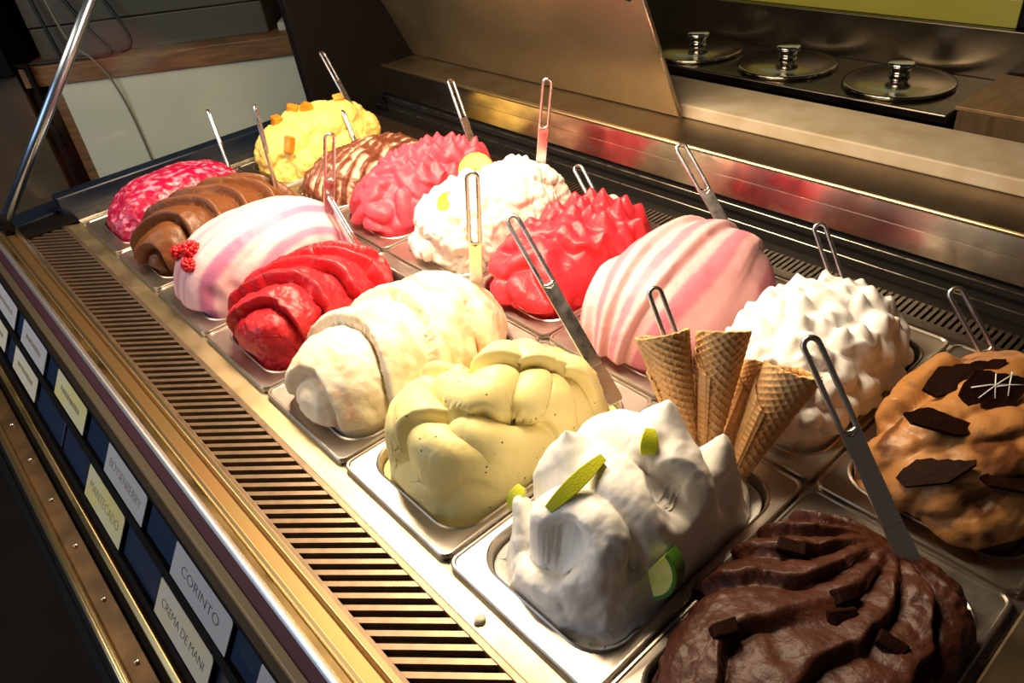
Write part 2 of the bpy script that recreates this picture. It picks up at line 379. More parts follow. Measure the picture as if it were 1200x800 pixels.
FLAV = [['marbled magenta', 'milk chocolate', 'pale pink striped', 'raspberry red', 'cream coloured', 'pale yellow', 'white lime', 'dark chocolate'],
        ['yellow mango', 'brown streaked', 'rose red ruffled', 'white lemon', 'bright red peaked', 'pink shell-shaped', 'white whipped', 'caramel brown']]
for r in (0, 1):
    for i in range(8):
        o = link('gelato_tub', tub_me, None, ((i + 0.5) * PT, ROW[r], 0))
        tag(o, 'steel tub holding the %s gelato' % FLAV[r][i], 'tub', 'steel gelato tubs set in the case')

# ------------------------------------------------------------------ gelato mounds
def gelato_mat(name, rough=0.45, bump=0.25, bscale=260.0, sss=0.05, coat=0.0, flecks=None):
    m = mat(name, (1, 1, 1), rough, sss=sss, bump=bump, bscale=bscale, coat=coat, spec=0.4)
    nt = m.node_tree; a = nt.nodes.new('ShaderNodeAttribute'); a.attribute_name = 'flavour'
    src = a.outputs['Color']
    if flecks:
        n = nt.nodes.new('ShaderNodeTexVoronoi'); n.inputs['Scale'].default_value = 130
        tc = nt.nodes.new('ShaderNodeTexCoord'); nt.links.new(tc.outputs['Object'], n.inputs['Vector'])
        sep = nt.nodes.new('ShaderNodeSeparateColor'); nt.links.new(n.outputs['Color'], sep.inputs[0])
        g = nt.nodes.new('ShaderNodeMath'); g.operation = 'GREATER_THAN'; g.inputs[1].default_value = 0.93; nt.links.new(sep.outputs[0], g.inputs[0])
        l = nt.nodes.new('ShaderNodeMath'); l.operation = 'LESS_THAN'; l.inputs[1].default_value = 0.17; nt.links.new(n.outputs['Distance'], l.inputs[0])
        mu = nt.nodes.new('ShaderNodeMath'); mu.operation = 'MULTIPLY'; nt.links.new(g.outputs[0], mu.inputs[0]); nt.links.new(l.outputs[0], mu.inputs[1])
        mi = nt.nodes.new('ShaderNodeMix'); mi.data_type = 'RGBA'; nt.links.new(mu.outputs[0], mi.inputs['Factor']); nt.links.new(src, mi.inputs['A']); mi.inputs['B'].default_value = (*flecks, 1)
        src = mi.outputs['Result']
    nt.links.new(src, nt.nodes['Principled BSDF'].inputs['Base Color'])
    return m
G_SOFT = gelato_mat('gelato_soft')
G_ICY = gelato_mat('gelato_sorbet', 0.38, 0.45, 200)
G_WHITE = gelato_mat('gelato_whipped', 0.42, 0.15, 150, 0.05)
G_FLECK = gelato_mat('gelato_flecked', 0.42, 0.15, 200, 0.05, flecks=(0.10, 0.08, 0.02))
G_GLOSS = gelato_mat('gelato_glossy', 0.30, 0.4, 240, 0.0, coat=0.25)
G_DARK = gelato_mat('gelato_dark_chocolate', 0.5, 0.6, 160, 0.0)
G_CHOC = gelato_mat('gelato_chocolate', 0.40, 0.3, 200, 0.0)
WAFFLE = mat('waffle', (0.76, 0.46, 0.20), 0.55, noise=0.4, nscale=25, col2=(0.64, 0.34, 0.12), bump=0.2, bscale=400)

rng = np.random.default_rng(11)
LAT = rng.random((32, 32, 32))
def vnoise(P, s):
    q = P * s + 100.0; i = np.floor(q).astype(int); t = q - i; t = t * t * (3 - 2 * t); i %= 31
    x, y, z = i[:, 0], i[:, 1], i[:, 2]; a, b, c = t[:, 0], t[:, 1], t[:, 2]
    def g(dx, dy, dz): return LAT[x + dx, y + dy, z + dz]
    return (((g(0,0,0)*(1-a)+g(1,0,0)*a)*(1-b)+(g(0,1,0)*(1-a)+g(1,1,0)*a)*b)*(1-c)
          + ((g(0,0,1)*(1-a)+g(1,0,1)*a)*(1-b)+(g(0,1,1)*(1-a)+g(1,1,1)*a)*b)*c)
def fbm(P, s): return vnoise(P, s) * 0.55 + vnoise(P + 3.1, s * 2.1) * 0.3 + vnoise(P + 7.7, s * 4.3) * 0.15
def sstep(a, b, x): t = np.clip((x - a) / (b - a), 0, 1); return t * t * (3 - 2 * t)
def dist_path(P, path):
    """distance to a smoothed 3-D path, and the signed side in plan"""
    pts = np.array([tuple(q) for q in spline([tuple(c / 1000 for c in p) for p in path], 5)])
    pts = P[[int(((P - q) ** 2).sum(1).argmin()) for q in pts]]   # laid on the surface as it is now
    best = np.full(len(P), 9e9); side = np.zeros(len(P)); tt = np.zeros(len(P)); n = len(pts) - 1
    for k in range(n):
        a, b = pts[k], pts[k + 1]; ab = b - a; L2 = ab @ ab + 1e-12
        t = np.clip((P - a) @ ab / L2, 0, 1); d = np.linalg.norm(P - a - t[:, None] * ab, axis=1)
        cr = ab[0] * (P[:, 1] - a[1]) - ab[1] * (P[:, 0] - a[0]); cr = cr / (math.hypot(ab[0], ab[1]) + 1e-9)
        u = d < best; best = np.where(u, d, best); side = np.where(u, cr, side); tt = np.where(u, (k + t) / n, tt)
    return best, side, tt
def strokes(P, paths, w, h, tilt=0.0):
    f = np.zeros(len(P))
    for j, p in enumerate(paths):
        d, s, t = dist_path(P, p)
        ww = w[j] if isinstance(w, (list, tuple)) else w
        hh = h[j] if isinstance(h, (list, tuple)) else h
        g = hh * np.sqrt(np.clip(1 - (d / ww) ** 2, 0, None)) * (1 + tilt * np.clip(s / ww, -1, 1))
        f = np.maximum(f, g)
    return f
def waves(P, paths, w, h, fade=2.2, flip=()):
    """folds that rise softly on one side and break off sharply on the other, the side turned to the shop"""
    f = np.zeros(len(P))
    for j, p in enumerate(paths):
        d, s, t = dist_path(P, p)
        a, b = p[0], p[-1]; ln = (-(b[1] - a[1]), b[0] - a[0])
        sg = 1.0 if (ln[0] * 0.79 - ln[1] * 0.61) > 0 else -1.0
        if j in flip: sg = -sg
        ww = w[j] if isinstance(w, (list, tuple)) else w
        hh = h[j] if isinstance(h, (list, tuple)) else h
        x = d / ww
        cliff = np.sqrt(np.clip(1 - x ** 4, 0, None))
        soft = 1 - sstep(0.0, fade, x)
        k = sstep(-0.004, 0.004, s * sg)
        f = np.maximum(f, hh * (cliff * k + soft * (1 - k)))
    return f
def ropes(paths, r, sink=0.55, k=0.0025, dz=0.0):
    """thick ropes of gelato laid over the mound: tops of round strands in plan"""
    def f(P, B):
        z = P[:, 2].copy(); z0 = P[:, 2].copy()
        for j, p in enumerate(paths):
            rr = r[j] if isinstance(r, (list, tuple)) else r
            pts = np.array([tuple(q) for q in spline([tuple(c / 1000 for c in q) for q in p], 8)]); n = len(pts) - 1
            top = np.full(len(P), -9.0)
            for i in range(n):
                a, b = pts[i], pts[i + 1]; ab = b[:2] - a[:2]; L2 = ab @ ab + 1e-12
                t = np.clip((P[:, :2] - a[:2]) @ ab / L2, 0, 1)
                d = np.linalg.norm(P[:, :2] - a[:2] - t[:, None] * ab, axis=1)
                g = (i + t) / n; R_ = rr * (0.72 + 0.28 * np.sin(math.pi * (0.15 + 0.7 * g)))
                zc = a[2] + t * (b[2] - a[2]) - sink * R_ + dz
                h = np.where(d < R_, zc + np.sqrt(np.clip(R_ ** 2 - d ** 2, 0, None)), -9.0)
                top = np.maximum(top, h)
            m = np.clip(0.5 + 0.5 * (top - z) / k, 0, 1)
            z = np.where(top > -1, z * (1 - m) + top * m + k * m * (1 - m), z)
        hf = (B[:, 2] - Z0) / (B[:, 2].max() - Z0); wgt = sstep(0.12, 0.70, hf)
        dv = np.zeros_like(P); dv[:, 2] = (z - z0) * wgt
        return dv, dv[:, 2]
    return f
def saw(q, drop=0.10):
    t = q - np.floor(q)
    return np.where(t < 1 - drop, (t / (1 - drop)) ** 0.7, 1 - sstep(1 - drop, 1.0, t))
def slices(q, h, drop=0.10, groove=0.4):
    """overlapping slices with a narrow dark cleft at each edge"""
    t = q - np.floor(q)
    return h * (saw(q, drop) - groove * np.exp(-((t - 0.985) / 0.05) ** 2) - groove * np.exp(-((t + 0.015) / 0.05) ** 2))
def dents(pts):
    """hollows left by the paddle"""
    def f(P, B):
        o = np.zeros(len(P))
        for x, y, z, w, h in pts:
            c = P[int(((P - np.array([x, y, z]) / 1000) ** 2).sum(1).argmin())]
            d = np.linalg.norm(P - c, axis=1) / w
            o = np.maximum(o, h * np.clip(1 - d * d, 0, None) ** 1.3)
        return -o
    return f
def peaks(P, pts, w, h, p=1.6):
    f = np.zeros(len(P))
    for x, y, ww, hh in pts:
        d = np.hypot(P[:, 0] - x, P[:, 1] - y) / (ww * w)
        f = np.maximum(f, hh * h * np.clip(1 - d, 0, None) ** p)
    return f
def bumps(P, ctr, w, h):
    f = np.zeros(len(P))
    for c in ctr:
        d = np.linalg.norm(P - c[:3], axis=1) / (w * c[3])
        f = np.maximum(f, h * c[3] * np.sqrt(np.clip(1 - d * d, 0, None)))
    return f
from mathutils.bvhtree import BVHTree
MO = {}
Z0 = -0.022
def mound(r, i, a, b, H, passes, colour, material, label, dx=0.0, dy=0.0, e=2.6, nx=110, ny=160, prof=0.78, tilt=0.0, smooth=1, pool=-0.014):
    """superellipse dome on the tub, displaced along its normals by each pass"""
    s, t = np.meshgrid(np.linspace(-1, 1, nx), np.linspace(-1, 1, ny), indexing='xy')
    s = s.ravel(); t = t.ravel()
    rr = np.maximum(np.abs(s), np.abs(t)); l = np.hypot(s, t) + 1e-9
    ang_x, ang_y = s / l, t / l
    bd = 1.0 / (np.abs(ang_x) ** e + np.abs(ang_y) ** e) ** (1 / e)
    ph = rr * math.pi / 2
    rho = np.sin(ph) ** prof; hz = np.cos(ph) ** prof
    P = np.stack([a * ang_x * bd * rho, b * ang_y * bd * rho, Z0 + (H - Z0) * hz], 1)
    P[:, 2] = np.where(P[:, 2] > 0, P[:, 2] * (1 + tilt * P[:, 1] / b), P[:, 2])
    base = P.copy()
    def normals(P):
        G = P.reshape(ny, nx, 3); du = np.gradient(G, axis=1); dv = np.gradient(G, axis=0)
        n = np.cross(du, dv).reshape(-1, 3); n /= np.linalg.norm(n, axis=1)[:, None] + 1e-12
        return n
    D = np.zeros(len(P))
    for fn in passes:
        res = fn(P, base)
        if isinstance(res, tuple):
            P = P + res[0]; D += res[1]
        else:
            P = P + normals(P) * res[:, None]; D += res
    for _ in range(smooth):
        G = P.reshape(ny, nx, 3); Q = G.copy()
        Q[1:-1, 1:-1] = 0.5 * G[1:-1, 1:-1] + 0.125 * (G[2:, 1:-1] + G[:-2, 1:-1] + G[1:-1, 2:] + G[1:-1, :-2])
        P = Q.reshape(-1, 3)
    # stay inside the tub mouth near its rim
    k = 1 - sstep(0.002, 0.012, P[:, 2])
    X, Y = P[:, 0] + dx, P[:, 1] + dy
    n = ((np.abs(X) / 0.0895) ** 5 + (np.abs(Y) / 0.147) ** 5) ** 0.2
    sc = np.where(n > 1, 1 / n, 1.0); sc = 1 + (sc - 1) * k
    P[:, 0] = X * sc; P[:, 1] = Y * sc
    col = colour(base, P, D)
    # skirt down to the tub floor
    idx = np.arange(nx * ny).reshape(ny, nx)
    loop = np.concatenate([idx[0, :], idx[1:, -1], idx[-1, -2::-1], idx[-2:0:-1, 0]])
    def ring(sc_x, sc_y, z):
        k = P[loop].copy(); n = ((np.abs(k[:, 0]) / sc_x) ** 6 + (np.abs(k[:, 1]) / sc_y) ** 6) ** (1 / 6)
        k[:, 0] /= n; k[:, 1] /= n; k[:, 2] = z
        return k
    if pool > -0.05:   # gelato fills the tub to its walls
        rings = [ring(0.0890, 0.1460, pool + 0.0015 * np.sin(np.arange(len(loop)) * 0.21)), ring(0.0912, 0.1478, pool - 0.001), ring(0.079, 0.135, -0.1055)]
    else:              # wall of the tub bare round the gelato
        k1 = P[loop].copy(); k1[:, 2] = pool * 0.6; k1[:, :2] *= 0.97
        rings = [k1, ring(0.084, 0.140, pool - 0.02), ring(0.079, 0.135, -0.1055)]
    V = np.concatenate([P] + rings); col = np.concatenate([col] + [col[loop]] * 3)
    q = np.stack([idx[:-1, :-1], idx[:-1, 1:], idx[1:, 1:], idx[1:, :-1]], -1).reshape(-1, 4)
    m = len(loop); k0 = nx * ny
    ids = [loop] + [k0 + m * t_ + np.arange(m) for t_ in range(3)]
    q2 = np.concatenate([np.stack([ids[t_], ids[t_ + 1], np.roll(ids[t_ + 1], -1), np.roll(ids[t_], -1)], 1) for t_ in range(3)])
    q_ = q; F = np.concatenate([q, q2])
    me = bpy.data.meshes.new('gelato_mound')
    me.vertices.add(len(V)); me.vertices.foreach_set('co', V.astype(np.float32).ravel())
    me.loops.add(F.size); me.loops.foreach_set('vertex_index', F.astype(np.int32).ravel())
    me.polygons.add(len(F)); me.polygons.foreach_set('loop_start', np.arange(0, F.size, 4, dtype=np.int32))
    me.update(calc_edges=True); me.validate()
    me.polygons.foreach_set('use_smooth', np.ones(len(F), dtype=bool))
    at = me.color_attributes.new('flavour', 'FLOAT_COLOR', 'POINT')
    at.data.foreach_set('color', np.concatenate([np.clip(col, 0, 1), np.ones((len(V), 1))], 1).astype(np.float32).ravel())
    me.materials.append(material)
    o = link('gelato_mound', me, None, ((i + 0.5) * PT, ROW[r], 0))
    tag(o, label, 'gelato', 'gelato mounds in the steel tubs')
    MO[(r, i)] = BVHTree.FromPolygons([tuple(q) for q in P.tolist()], q_.tolist())
    return o
def mixc(a, b, t): a = np.array(a); b = np.array(b); return a[None, :] * (1 - t[:, None]) + b[None, :] * t[:, None]
def flat(c, var=0.12, s=60):
    def f(base, P, D): n = fbm(P, s); return np.array(c)[None, :] * (1 - var + 2 * var * n[:, None])
    return f
def rough_pass(amp, s): return lambda P, B: amp * (fbm(P, s) - 0.5)

# front row ---------------------------------------------------------
mound(0, 0, 0.092, 0.154, 0.085, [rough_pass(0.012, 30), rough_pass(0.004, 110)],
      lambda B, P, D: mixc((0.40, 0.003, 0.045), (0.80, 0.24, 0.36), sstep(0.52, 0.68, fbm(P * np.array([1.0, 0.6, 1.0]), 130))), G_GLOSS,
      'marbled magenta and pink gelato loaf at the end of the front row')
def f1_q(B): return -(B[:, 1] - 0.42 * B[:, 0] + 3.0 * B[:, 0] ** 2) / 0.055 + 0.35 * np.sin(B[:, 0] * 30)
mound(0, 1, 0.094, 0.156, 0.088, [lambda P, B: slices(f1_q(B), 0.022, 0.12, 0.5) * sstep(-0.03, 0.03, B[:, 2]), rough_pass(0.008, 30), rough_pass(0.003, 90)],
      flat((0.15, 0.048, 0.013)), G_CHOC, 'milk chocolate gelato cut into slanted folds like a plait')
def f2_disp(P, B):
    q = B[:, 0] / 0.1 + 0.12 * np.sin(B[:, 1] * 14)
    sd = 0.0045 * np.abs(np.sin(q * 3.6 + 0.6)) ** 0.6
    sc = np.zeros(len(P))
    for y in np.arange(-0.13, 0.14, 0.034): sc = np.maximum(sc, 0.006 * np.exp(-((B[:, 1] - y) / 0.010) ** 2) * np.exp(-((B[:, 2] - 0.035) / 0.016) ** 2) * (B[:, 0] > 0))
    return sd - sc
def f2_col(B, P, D):
    q = B[:, 0] / 0.1 + 0.10 * np.sin(B[:, 1] * 14) + 0.10 * (fbm(P, 14) - 0.5)
    band = lambda c, w: sstep(w, w * 0.35, np.abs(q - c))
    st = np.maximum.reduce([0.55 * band(-0.22, 0.10), 0.45 * band(0.12, 0.05), 1.0 * band(0.52, 0.13), 0.3 * band(-0.6, 0.12), 0.9 * band(0.86, 0.07)])
    return mixc((0.78, 0.47, 0.51), (0.52, 0.17, 0.31), np.clip(st, 0, 1))
mound(0, 2, 0.104, 0.166, 0.118, [f2_disp, rough_pass(0.003, 40)], f2_col, G_SOFT, 'smooth pale pink striped gelato with red berries on its end')
F3 = [[(-46,-117,38),(-47,-93,69),(-42,-63,88)],[(18,-100,54),(-24,-77,73),(-36,-40,86)],[(31,-52,83),(7,-28,97),(-8,7,99)],[(61,-46,58),(40,-20,85),(12,30,96)],[(49,1,78),(25,35,91)],[(71,24,47),(52,28,73),(24,62,82)],[(72,43,41),(56,52,63),(38,78,66)],[(38,-94,52),(59,-71,49),(71,-58,37)],[(-44,-128,19),(16,-127,9),(66,-90,20)],[(66,-40,53),(71,-18,47),(73,14,43)],[(26,-67,78),(49,-67,64)]]
def f3_q(B): return -(B[:, 1] - 0.75 * B[:, 0] + 6.5 * (B[:, 0] - 0.01) ** 2) / 0.050 + 0.55 * (fbm(B, 22) - 0.5)
mound(0, 3, 0.094, 0.134, 0.090, [rough_pass(0.012, 24), lambda P, B: slices(f3_q(B), 0.022, 0.10, 0.55) * sstep(0.005, 0.06, B[:, 2]), rough_pass(0.006, 60), rough_pass(0.003, 190)],
      flat((0.56, 0.018, 0.028), 0.2), G_ICY, 'raspberry red gelato in curled strokes with bare tub behind it', dy=-0.022, pool=-0.06, nx=140, ny=200)
F4 = [[(-57,-130,57),(-14,-153,21),(44,-154,-9)],[(-16,-86,92),(50,-86,77),(83,-73,34)],[(7,-38,111),(50,-33,93),(79,-14,58)],[(22,38,108),(60,45,82),(80,64,45)],[(43,153,3),(58,163,-25)]]
def f4_col(B, P, D):
    t = 0.75 * sstep(0.48, 0.72, fbm(P * np.array([1, 2.2, 1]), 24))
    return mixc((0.86, 0.76, 0.58), (0.74, 0.42, 0.24), np.clip(t, 0, 1))
def f4_q(B): return -(B[:, 1] - 0.30 * B[:, 0] + 4.5 * (B[:, 0] + 0.02) ** 2) / 0.078 + 0.25
mound(0, 4, 0.102, 0.164, 0.100, [lambda P, B: slices(f4_q(B), 0.018, 0.06, 0.4) * sstep(-0.03, 0.03, B[:, 2]), rough_pass(0.010, 28), rough_pass(0.003, 80)], f4_col, G_SOFT,
      'cream and toffee rippled gelato in broad slanted slabs', smooth=0)
F5 = [[(-60,-146,29),(-47,-151,-14),(36,-147,10),(67,-105,32)],[(-25,-91,85),(18,-106,76),(54,-99,59),(75,-67,45)],[(40,-74,87),(70,-50,60),(78,-8,51),(68,25,69),(44,45,94)],[(-10,-54,106),(26,-45,105),(22,-11,111),(8,12,114)],[(16,36,110),(39,29,100),(52,1,90)],[(49,67,83),(65,83,56),(67,119,14)],[(-50,-110,60),(-40,-60,90)]]
mound(0, 5, 0.096, 0.158, 0.076, [rough_pass(0.010, 22), ropes(F5, [0.034, 0.030, 0.027, 0.026, 0.026, 0.030, 0.030], 0.35, 0.0012), lambda P, B: slices(-(B[:, 1] + 0.03 - 0.9 * B[:, 0] - 6 * B[:, 0] ** 2) / 0.088, 0.015, 0.08, 0.5) * sstep(0.0, 0.04, B[:, 2]), rough_pass(0.003, 60)],
      flat((0.86, 0.75, 0.34), 0.05), G_FLECK, 'pale yellow flecked gelato swept into thick S-shaped waves', nx=150, ny=220, prof=0.95)
F6 = [[(-69,-129,18),(-17,-150,16),(48,-133,26),(76,-79,35)],[(-74,-103,51),(-54,-131,20)],[(-13,-98,82),(3,-83,93),(36,-81,86),(44,-112,59)],[(-68,-46,79),(-40,-39,99),(-4,-37,111)],[(14,-40,109),(53,-35,87),(76,-6,54),(76,25,55)],[(-61,5,81),(-23,13,110),(10,16,113)],[(-4,50,107),(36,25,103),(70,20,66)],[(52,74,77),(70,71,53),(84,68,20)],[(71,145,-4),(79,106,-9)]]
mound(0, 6, 0.094, 0.156, 0.056, [rough_pass(0.012, 22), ropes(F6, [0.034, 0.026, 0.032, 0.030, 0.036, 0.032, 0.032, 0.026, 0.024], 0.35, 0.0012),
      lambda P, B: (np.array([0, 0, 1.0])[None, :] * peaks(P, [(-0.045, -0.045, 1, 1.0), (-0.07, -0.105, 0.9, 0.9), (0.01, 0.05, 1.1, 1.1), (0.055, 0.085, 0.9, 0.9)], 0.030, 0.024)[:, None], np.zeros(len(P))), dents([(20, -104, 72, 0.036, 0.020), (62, -16, 84, 0.038, 0.020), (70, 60, 50, 0.024, 0.010), (66, -74, 60, 0.016, 0.010)]), rough_pass(0.010, 26), rough_pass(0.003, 60)],
      flat((0.92, 0.90, 0.86), 0.03), G_WHITE, 'white lime gelato in tall swirls with lime pieces and cones', nx=150, ny=220, prof=0.95)
F7 = [[(-96,20,1),(-53,32,38),(-8,99,35)],[(-80,81,5),(-43,105,25),(-10,150,7)],[(-95,-33,-3),(-56,-15,37),(-8,15,54),(8,66,47)],[(-91,-106,-18),(-47,-77,34),(-8,-26,54)],[(33,-53,45),(30,24,50),(25,95,35)],[(-79,109,12),(-49,143,13),(-17,161,12)],[(38,82,37),(32,147,1)],[(69,74,18),(80,30,12)],[(-20,-120,30),(20,-90,44)]]
def f7_disp(P, B):
    x, y = B[:, 0] - 0.0, B[:, 1] - 0.15
    an = np.arctan2(-x, -y); d = np.hypot(x, y)
    q = an / 0.30 + 0.6 * np.sin(d * 22) + 0.5 * (fbm(P, 18) - 0.5)
    return 0.017 * saw(-q, 0.12) * sstep(0.02, 0.09, d) * sstep(-0.02, 0.02, B[:, 2])
mound(0, 7, 0.101, 0.164, 0.038, [rough_pass(0.014, 20), f7_disp, rough_pass(0.006, 70), rough_pass(0.003, 190)],
      flat((0.055, 0.014, 0.006), 0.3, 80), G_DARK, 'dark chocolate gelato in long smeared ridges', prof=0.6, nx=150, ny=220, pool=-0.006)

# back row ----------------------------------------------------------
def rnd_bumps(n, a, b, H, seed, zmin=0.0):
    r = np.random.default_rng(seed); out = []
    while len(out) < n:
        x, y = r.uniform(-1, 1, 2)
        q = (abs(x) ** 2.6 + abs(y) ** 2.6) ** (2 / 2.6)
        if q > 0.97: continue
        z = Z0 + (H - Z0) * math.sqrt(1 - q)
        if z < zmin: continue
        c = np.array([x * a, y * b, z, r.uniform(0.75, 1.25)])
        if all(np.linalg.norm(c[:3] - o[:3]) > 0.018 for o in out): out.append(c)
    return out
def petals(n, a, b, H, seed, ln=0.022, ymax=1.0):
    r = np.random.default_rng(seed); out = []
    for c in rnd_bumps(n, a, b, H, seed, -0.01):
        if c[1] > ymax * b: continue
        an = r.uniform(-0.5, 1.6); dx, dy = math.cos(an) * ln, math.sin(an) * ln
        bx, by = dy * 0.35, -dx * 0.35
        pts = []
        for t, k in ((-1, 0), (0, 1), (1, 0)):
            x, y = c[0] + t * dx + k * bx, c[1] + t * dy + k * by
            q = (abs(x / a) ** 2.6 + abs(y / b) ** 2.6) ** (2 / 2.6)
            pts.append((x * 1000, y * 1000, (Z0 + (H - Z0) * math.sqrt(max(0.02, 1 - q))) * 1000))
        out.append(pts)
    return out
B0 = rnd_bumps(26, 0.086, 0.155, 0.105, 3)
mound(1, 0, 0.090, 0.156, 0.098, [lambda P, B: bumps(P, B0, 0.038, 0.018), rough_pass(0.012, 45), rough_pass(0.007, 130)],
      flat((0.88, 0.66, 0.18), 0.10), G_SOFT, 'lumpy yellow mango gelato with orange fruit pieces', tilt=0.14)
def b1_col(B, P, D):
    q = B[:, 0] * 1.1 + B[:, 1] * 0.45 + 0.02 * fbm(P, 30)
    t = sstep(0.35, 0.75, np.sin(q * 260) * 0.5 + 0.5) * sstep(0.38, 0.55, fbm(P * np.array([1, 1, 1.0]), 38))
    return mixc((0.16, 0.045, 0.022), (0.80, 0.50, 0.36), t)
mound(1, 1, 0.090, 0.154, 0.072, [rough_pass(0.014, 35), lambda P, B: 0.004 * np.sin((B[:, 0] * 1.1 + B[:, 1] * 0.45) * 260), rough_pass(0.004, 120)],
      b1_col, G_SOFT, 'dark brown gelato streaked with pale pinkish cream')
def peak_grid(n, a, b, seed, ymin=-1, ymax=1):
    r = np.random.default_rng(seed); out = []; tries = 0
    while len(out) < n and tries < 4000:
        tries += 1
        x, y = r.uniform(-1, 1), r.uniform(ymin, ymax)
        if abs(x) ** 2.6 + abs(y) ** 2.6 > 0.9: continue
        if all(math.hypot(x * a - o[0], y * b - o[1]) > 0.020 for o in out): out.append((x * a, y * b, r.uniform(0.8, 1.2), r.uniform(0.7, 1.25)))
    return out
B2p = peak_grid(60, 0.085, 0.15, 5)
B2w = petals(30, 0.085, 0.15, 0.095, 8)
def up(f): return lambda P, B: (np.array([0.0, 0.25, 1.0])[None, :] * f(P, B)[:, None], f(P, B))
mound(1, 2, 0.090, 0.154, 0.090, [lambda P, B: waves(P, B2w, 0.015, 0.017, 2.0), up(lambda P, B: peaks(B, B2p, 0.017, 0.022, 1.3) * sstep(-0.10, 0.0, B[:, 1])), rough_pass(0.004, 80)],
      flat((0.72, 0.06, 0.10), 0.12), G_SOFT, 'rose red gelato ruffled into small pointed peaks', tilt=0.10)
B3w = petals(44, 0.092, 0.15, 0.10, 12, 0.018)
B3p = peak_grid(40, 0.09, 0.15, 21)
mound(1, 3, 0.094, 0.156, 0.104, [lambda P, B: waves(P, B3w, 0.014, 0.013, 2.0), lambda P, B: 0.012 * (1 - np.abs(2 * fbm(P, 55) - 1)) - 0.006, up(lambda P, B: peaks(B, B3p, 0.016, 0.010, 1.4)), rough_pass(0.008, 110)],
      flat((0.86, 0.82, 0.74), 0.05), G_WHITE, 'rough white gelato topped with lemon slices')
B4p = peak_grid(46, 0.085, 0.14, 31)
B4w = petals(26, 0.088, 0.145, 0.085, 33)
mound(1, 4, 0.092, 0.148, 0.076, [lambda P, B: waves(P, B4w, 0.016, 0.019, 2.0), up(lambda P, B: peaks(B, B4p, 0.020, 0.026, 1.3) * sstep(-0.11, 0.02, B[:, 1])), rough_pass(0.004, 70)],
      flat((0.74, 0.03, 0.05), 0.12), G_ICY, 'bright red gelato pulled up in ragged peaks', dy=-0.012, pool=-0.06)
def b5_q(B):
    w = np.sqrt(np.clip(1 - (B[:, 1] / 0.185) ** 2, 0.05, 1))
    return B[:, 0] / (0.104 * w) + 0.28 * B[:, 1] / 0.165
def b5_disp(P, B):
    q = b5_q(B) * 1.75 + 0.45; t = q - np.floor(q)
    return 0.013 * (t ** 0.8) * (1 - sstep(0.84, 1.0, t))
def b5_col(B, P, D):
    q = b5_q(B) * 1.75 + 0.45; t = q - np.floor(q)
    st = sstep(0.22, 0.12, np.abs(t - 0.46 + 0.10 * (fbm(P, 30) - 0.5)))   # darker rose band running along each fold
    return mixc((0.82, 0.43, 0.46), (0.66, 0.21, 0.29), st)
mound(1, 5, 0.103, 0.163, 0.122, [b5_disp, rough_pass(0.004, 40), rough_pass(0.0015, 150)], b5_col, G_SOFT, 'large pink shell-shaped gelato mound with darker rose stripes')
B6 = rnd_bumps(90, 0.09, 0.145, 0.10, 41, -0.03)
B6p = peak_grid(44, 0.085, 0.14, 43)
mound(1, 6, 0.100, 0.146, 0.098, [lambda P, B: bumps(P, B6, 0.020, 0.014), up(lambda P, B: peaks(B, B6p, 0.016, 0.014, 1.3)), rough_pass(0.006, 80)],
      flat((0.88, 0.86, 0.84), 0.04), G_WHITE, 'plain white whipped gelato in many small tufts', dy=-0.010, pool=-0.06)
F15 = [[(-54,-125,20),(-33,-106,53),(-7,-37,86),(3,35,87)],[(-30,-144,13),(-14,-131,35),(9,-110,56)],[(-31,-99,58),(1,-87,70),(27,-50,80)],[(9,-136,31),(25,-109,54),(49,-68,63)],[(33,-143,13),(56,-117,26),(70,-88,29)],[(-17,-27,87),(-3,37,87)],[(30,-20,80),(40,60,80)],[(-60,-60,40),(-60,20,55)]]
def b7_col(B, P, D):
    t = sstep(0.60, 0.72, fbm(P * np.array([1, 0.6, 1]), 34))
    return mixc((0.38, 0.17, 0.05), (0.12, 0.04, 0.012), np.clip(t, 0, 1))
mound(1, 7, 0.094, 0.158, 0.080, [rough_pass(0.008, 22), lambda P, B: waves(P, F15, 0.020, 0.024, 2.4), rough_pass(0.008, 50), rough_pass(0.003, 150)], b7_col, G_SOFT,
      'caramel brown gelato with dark ripple and chocolate shards')

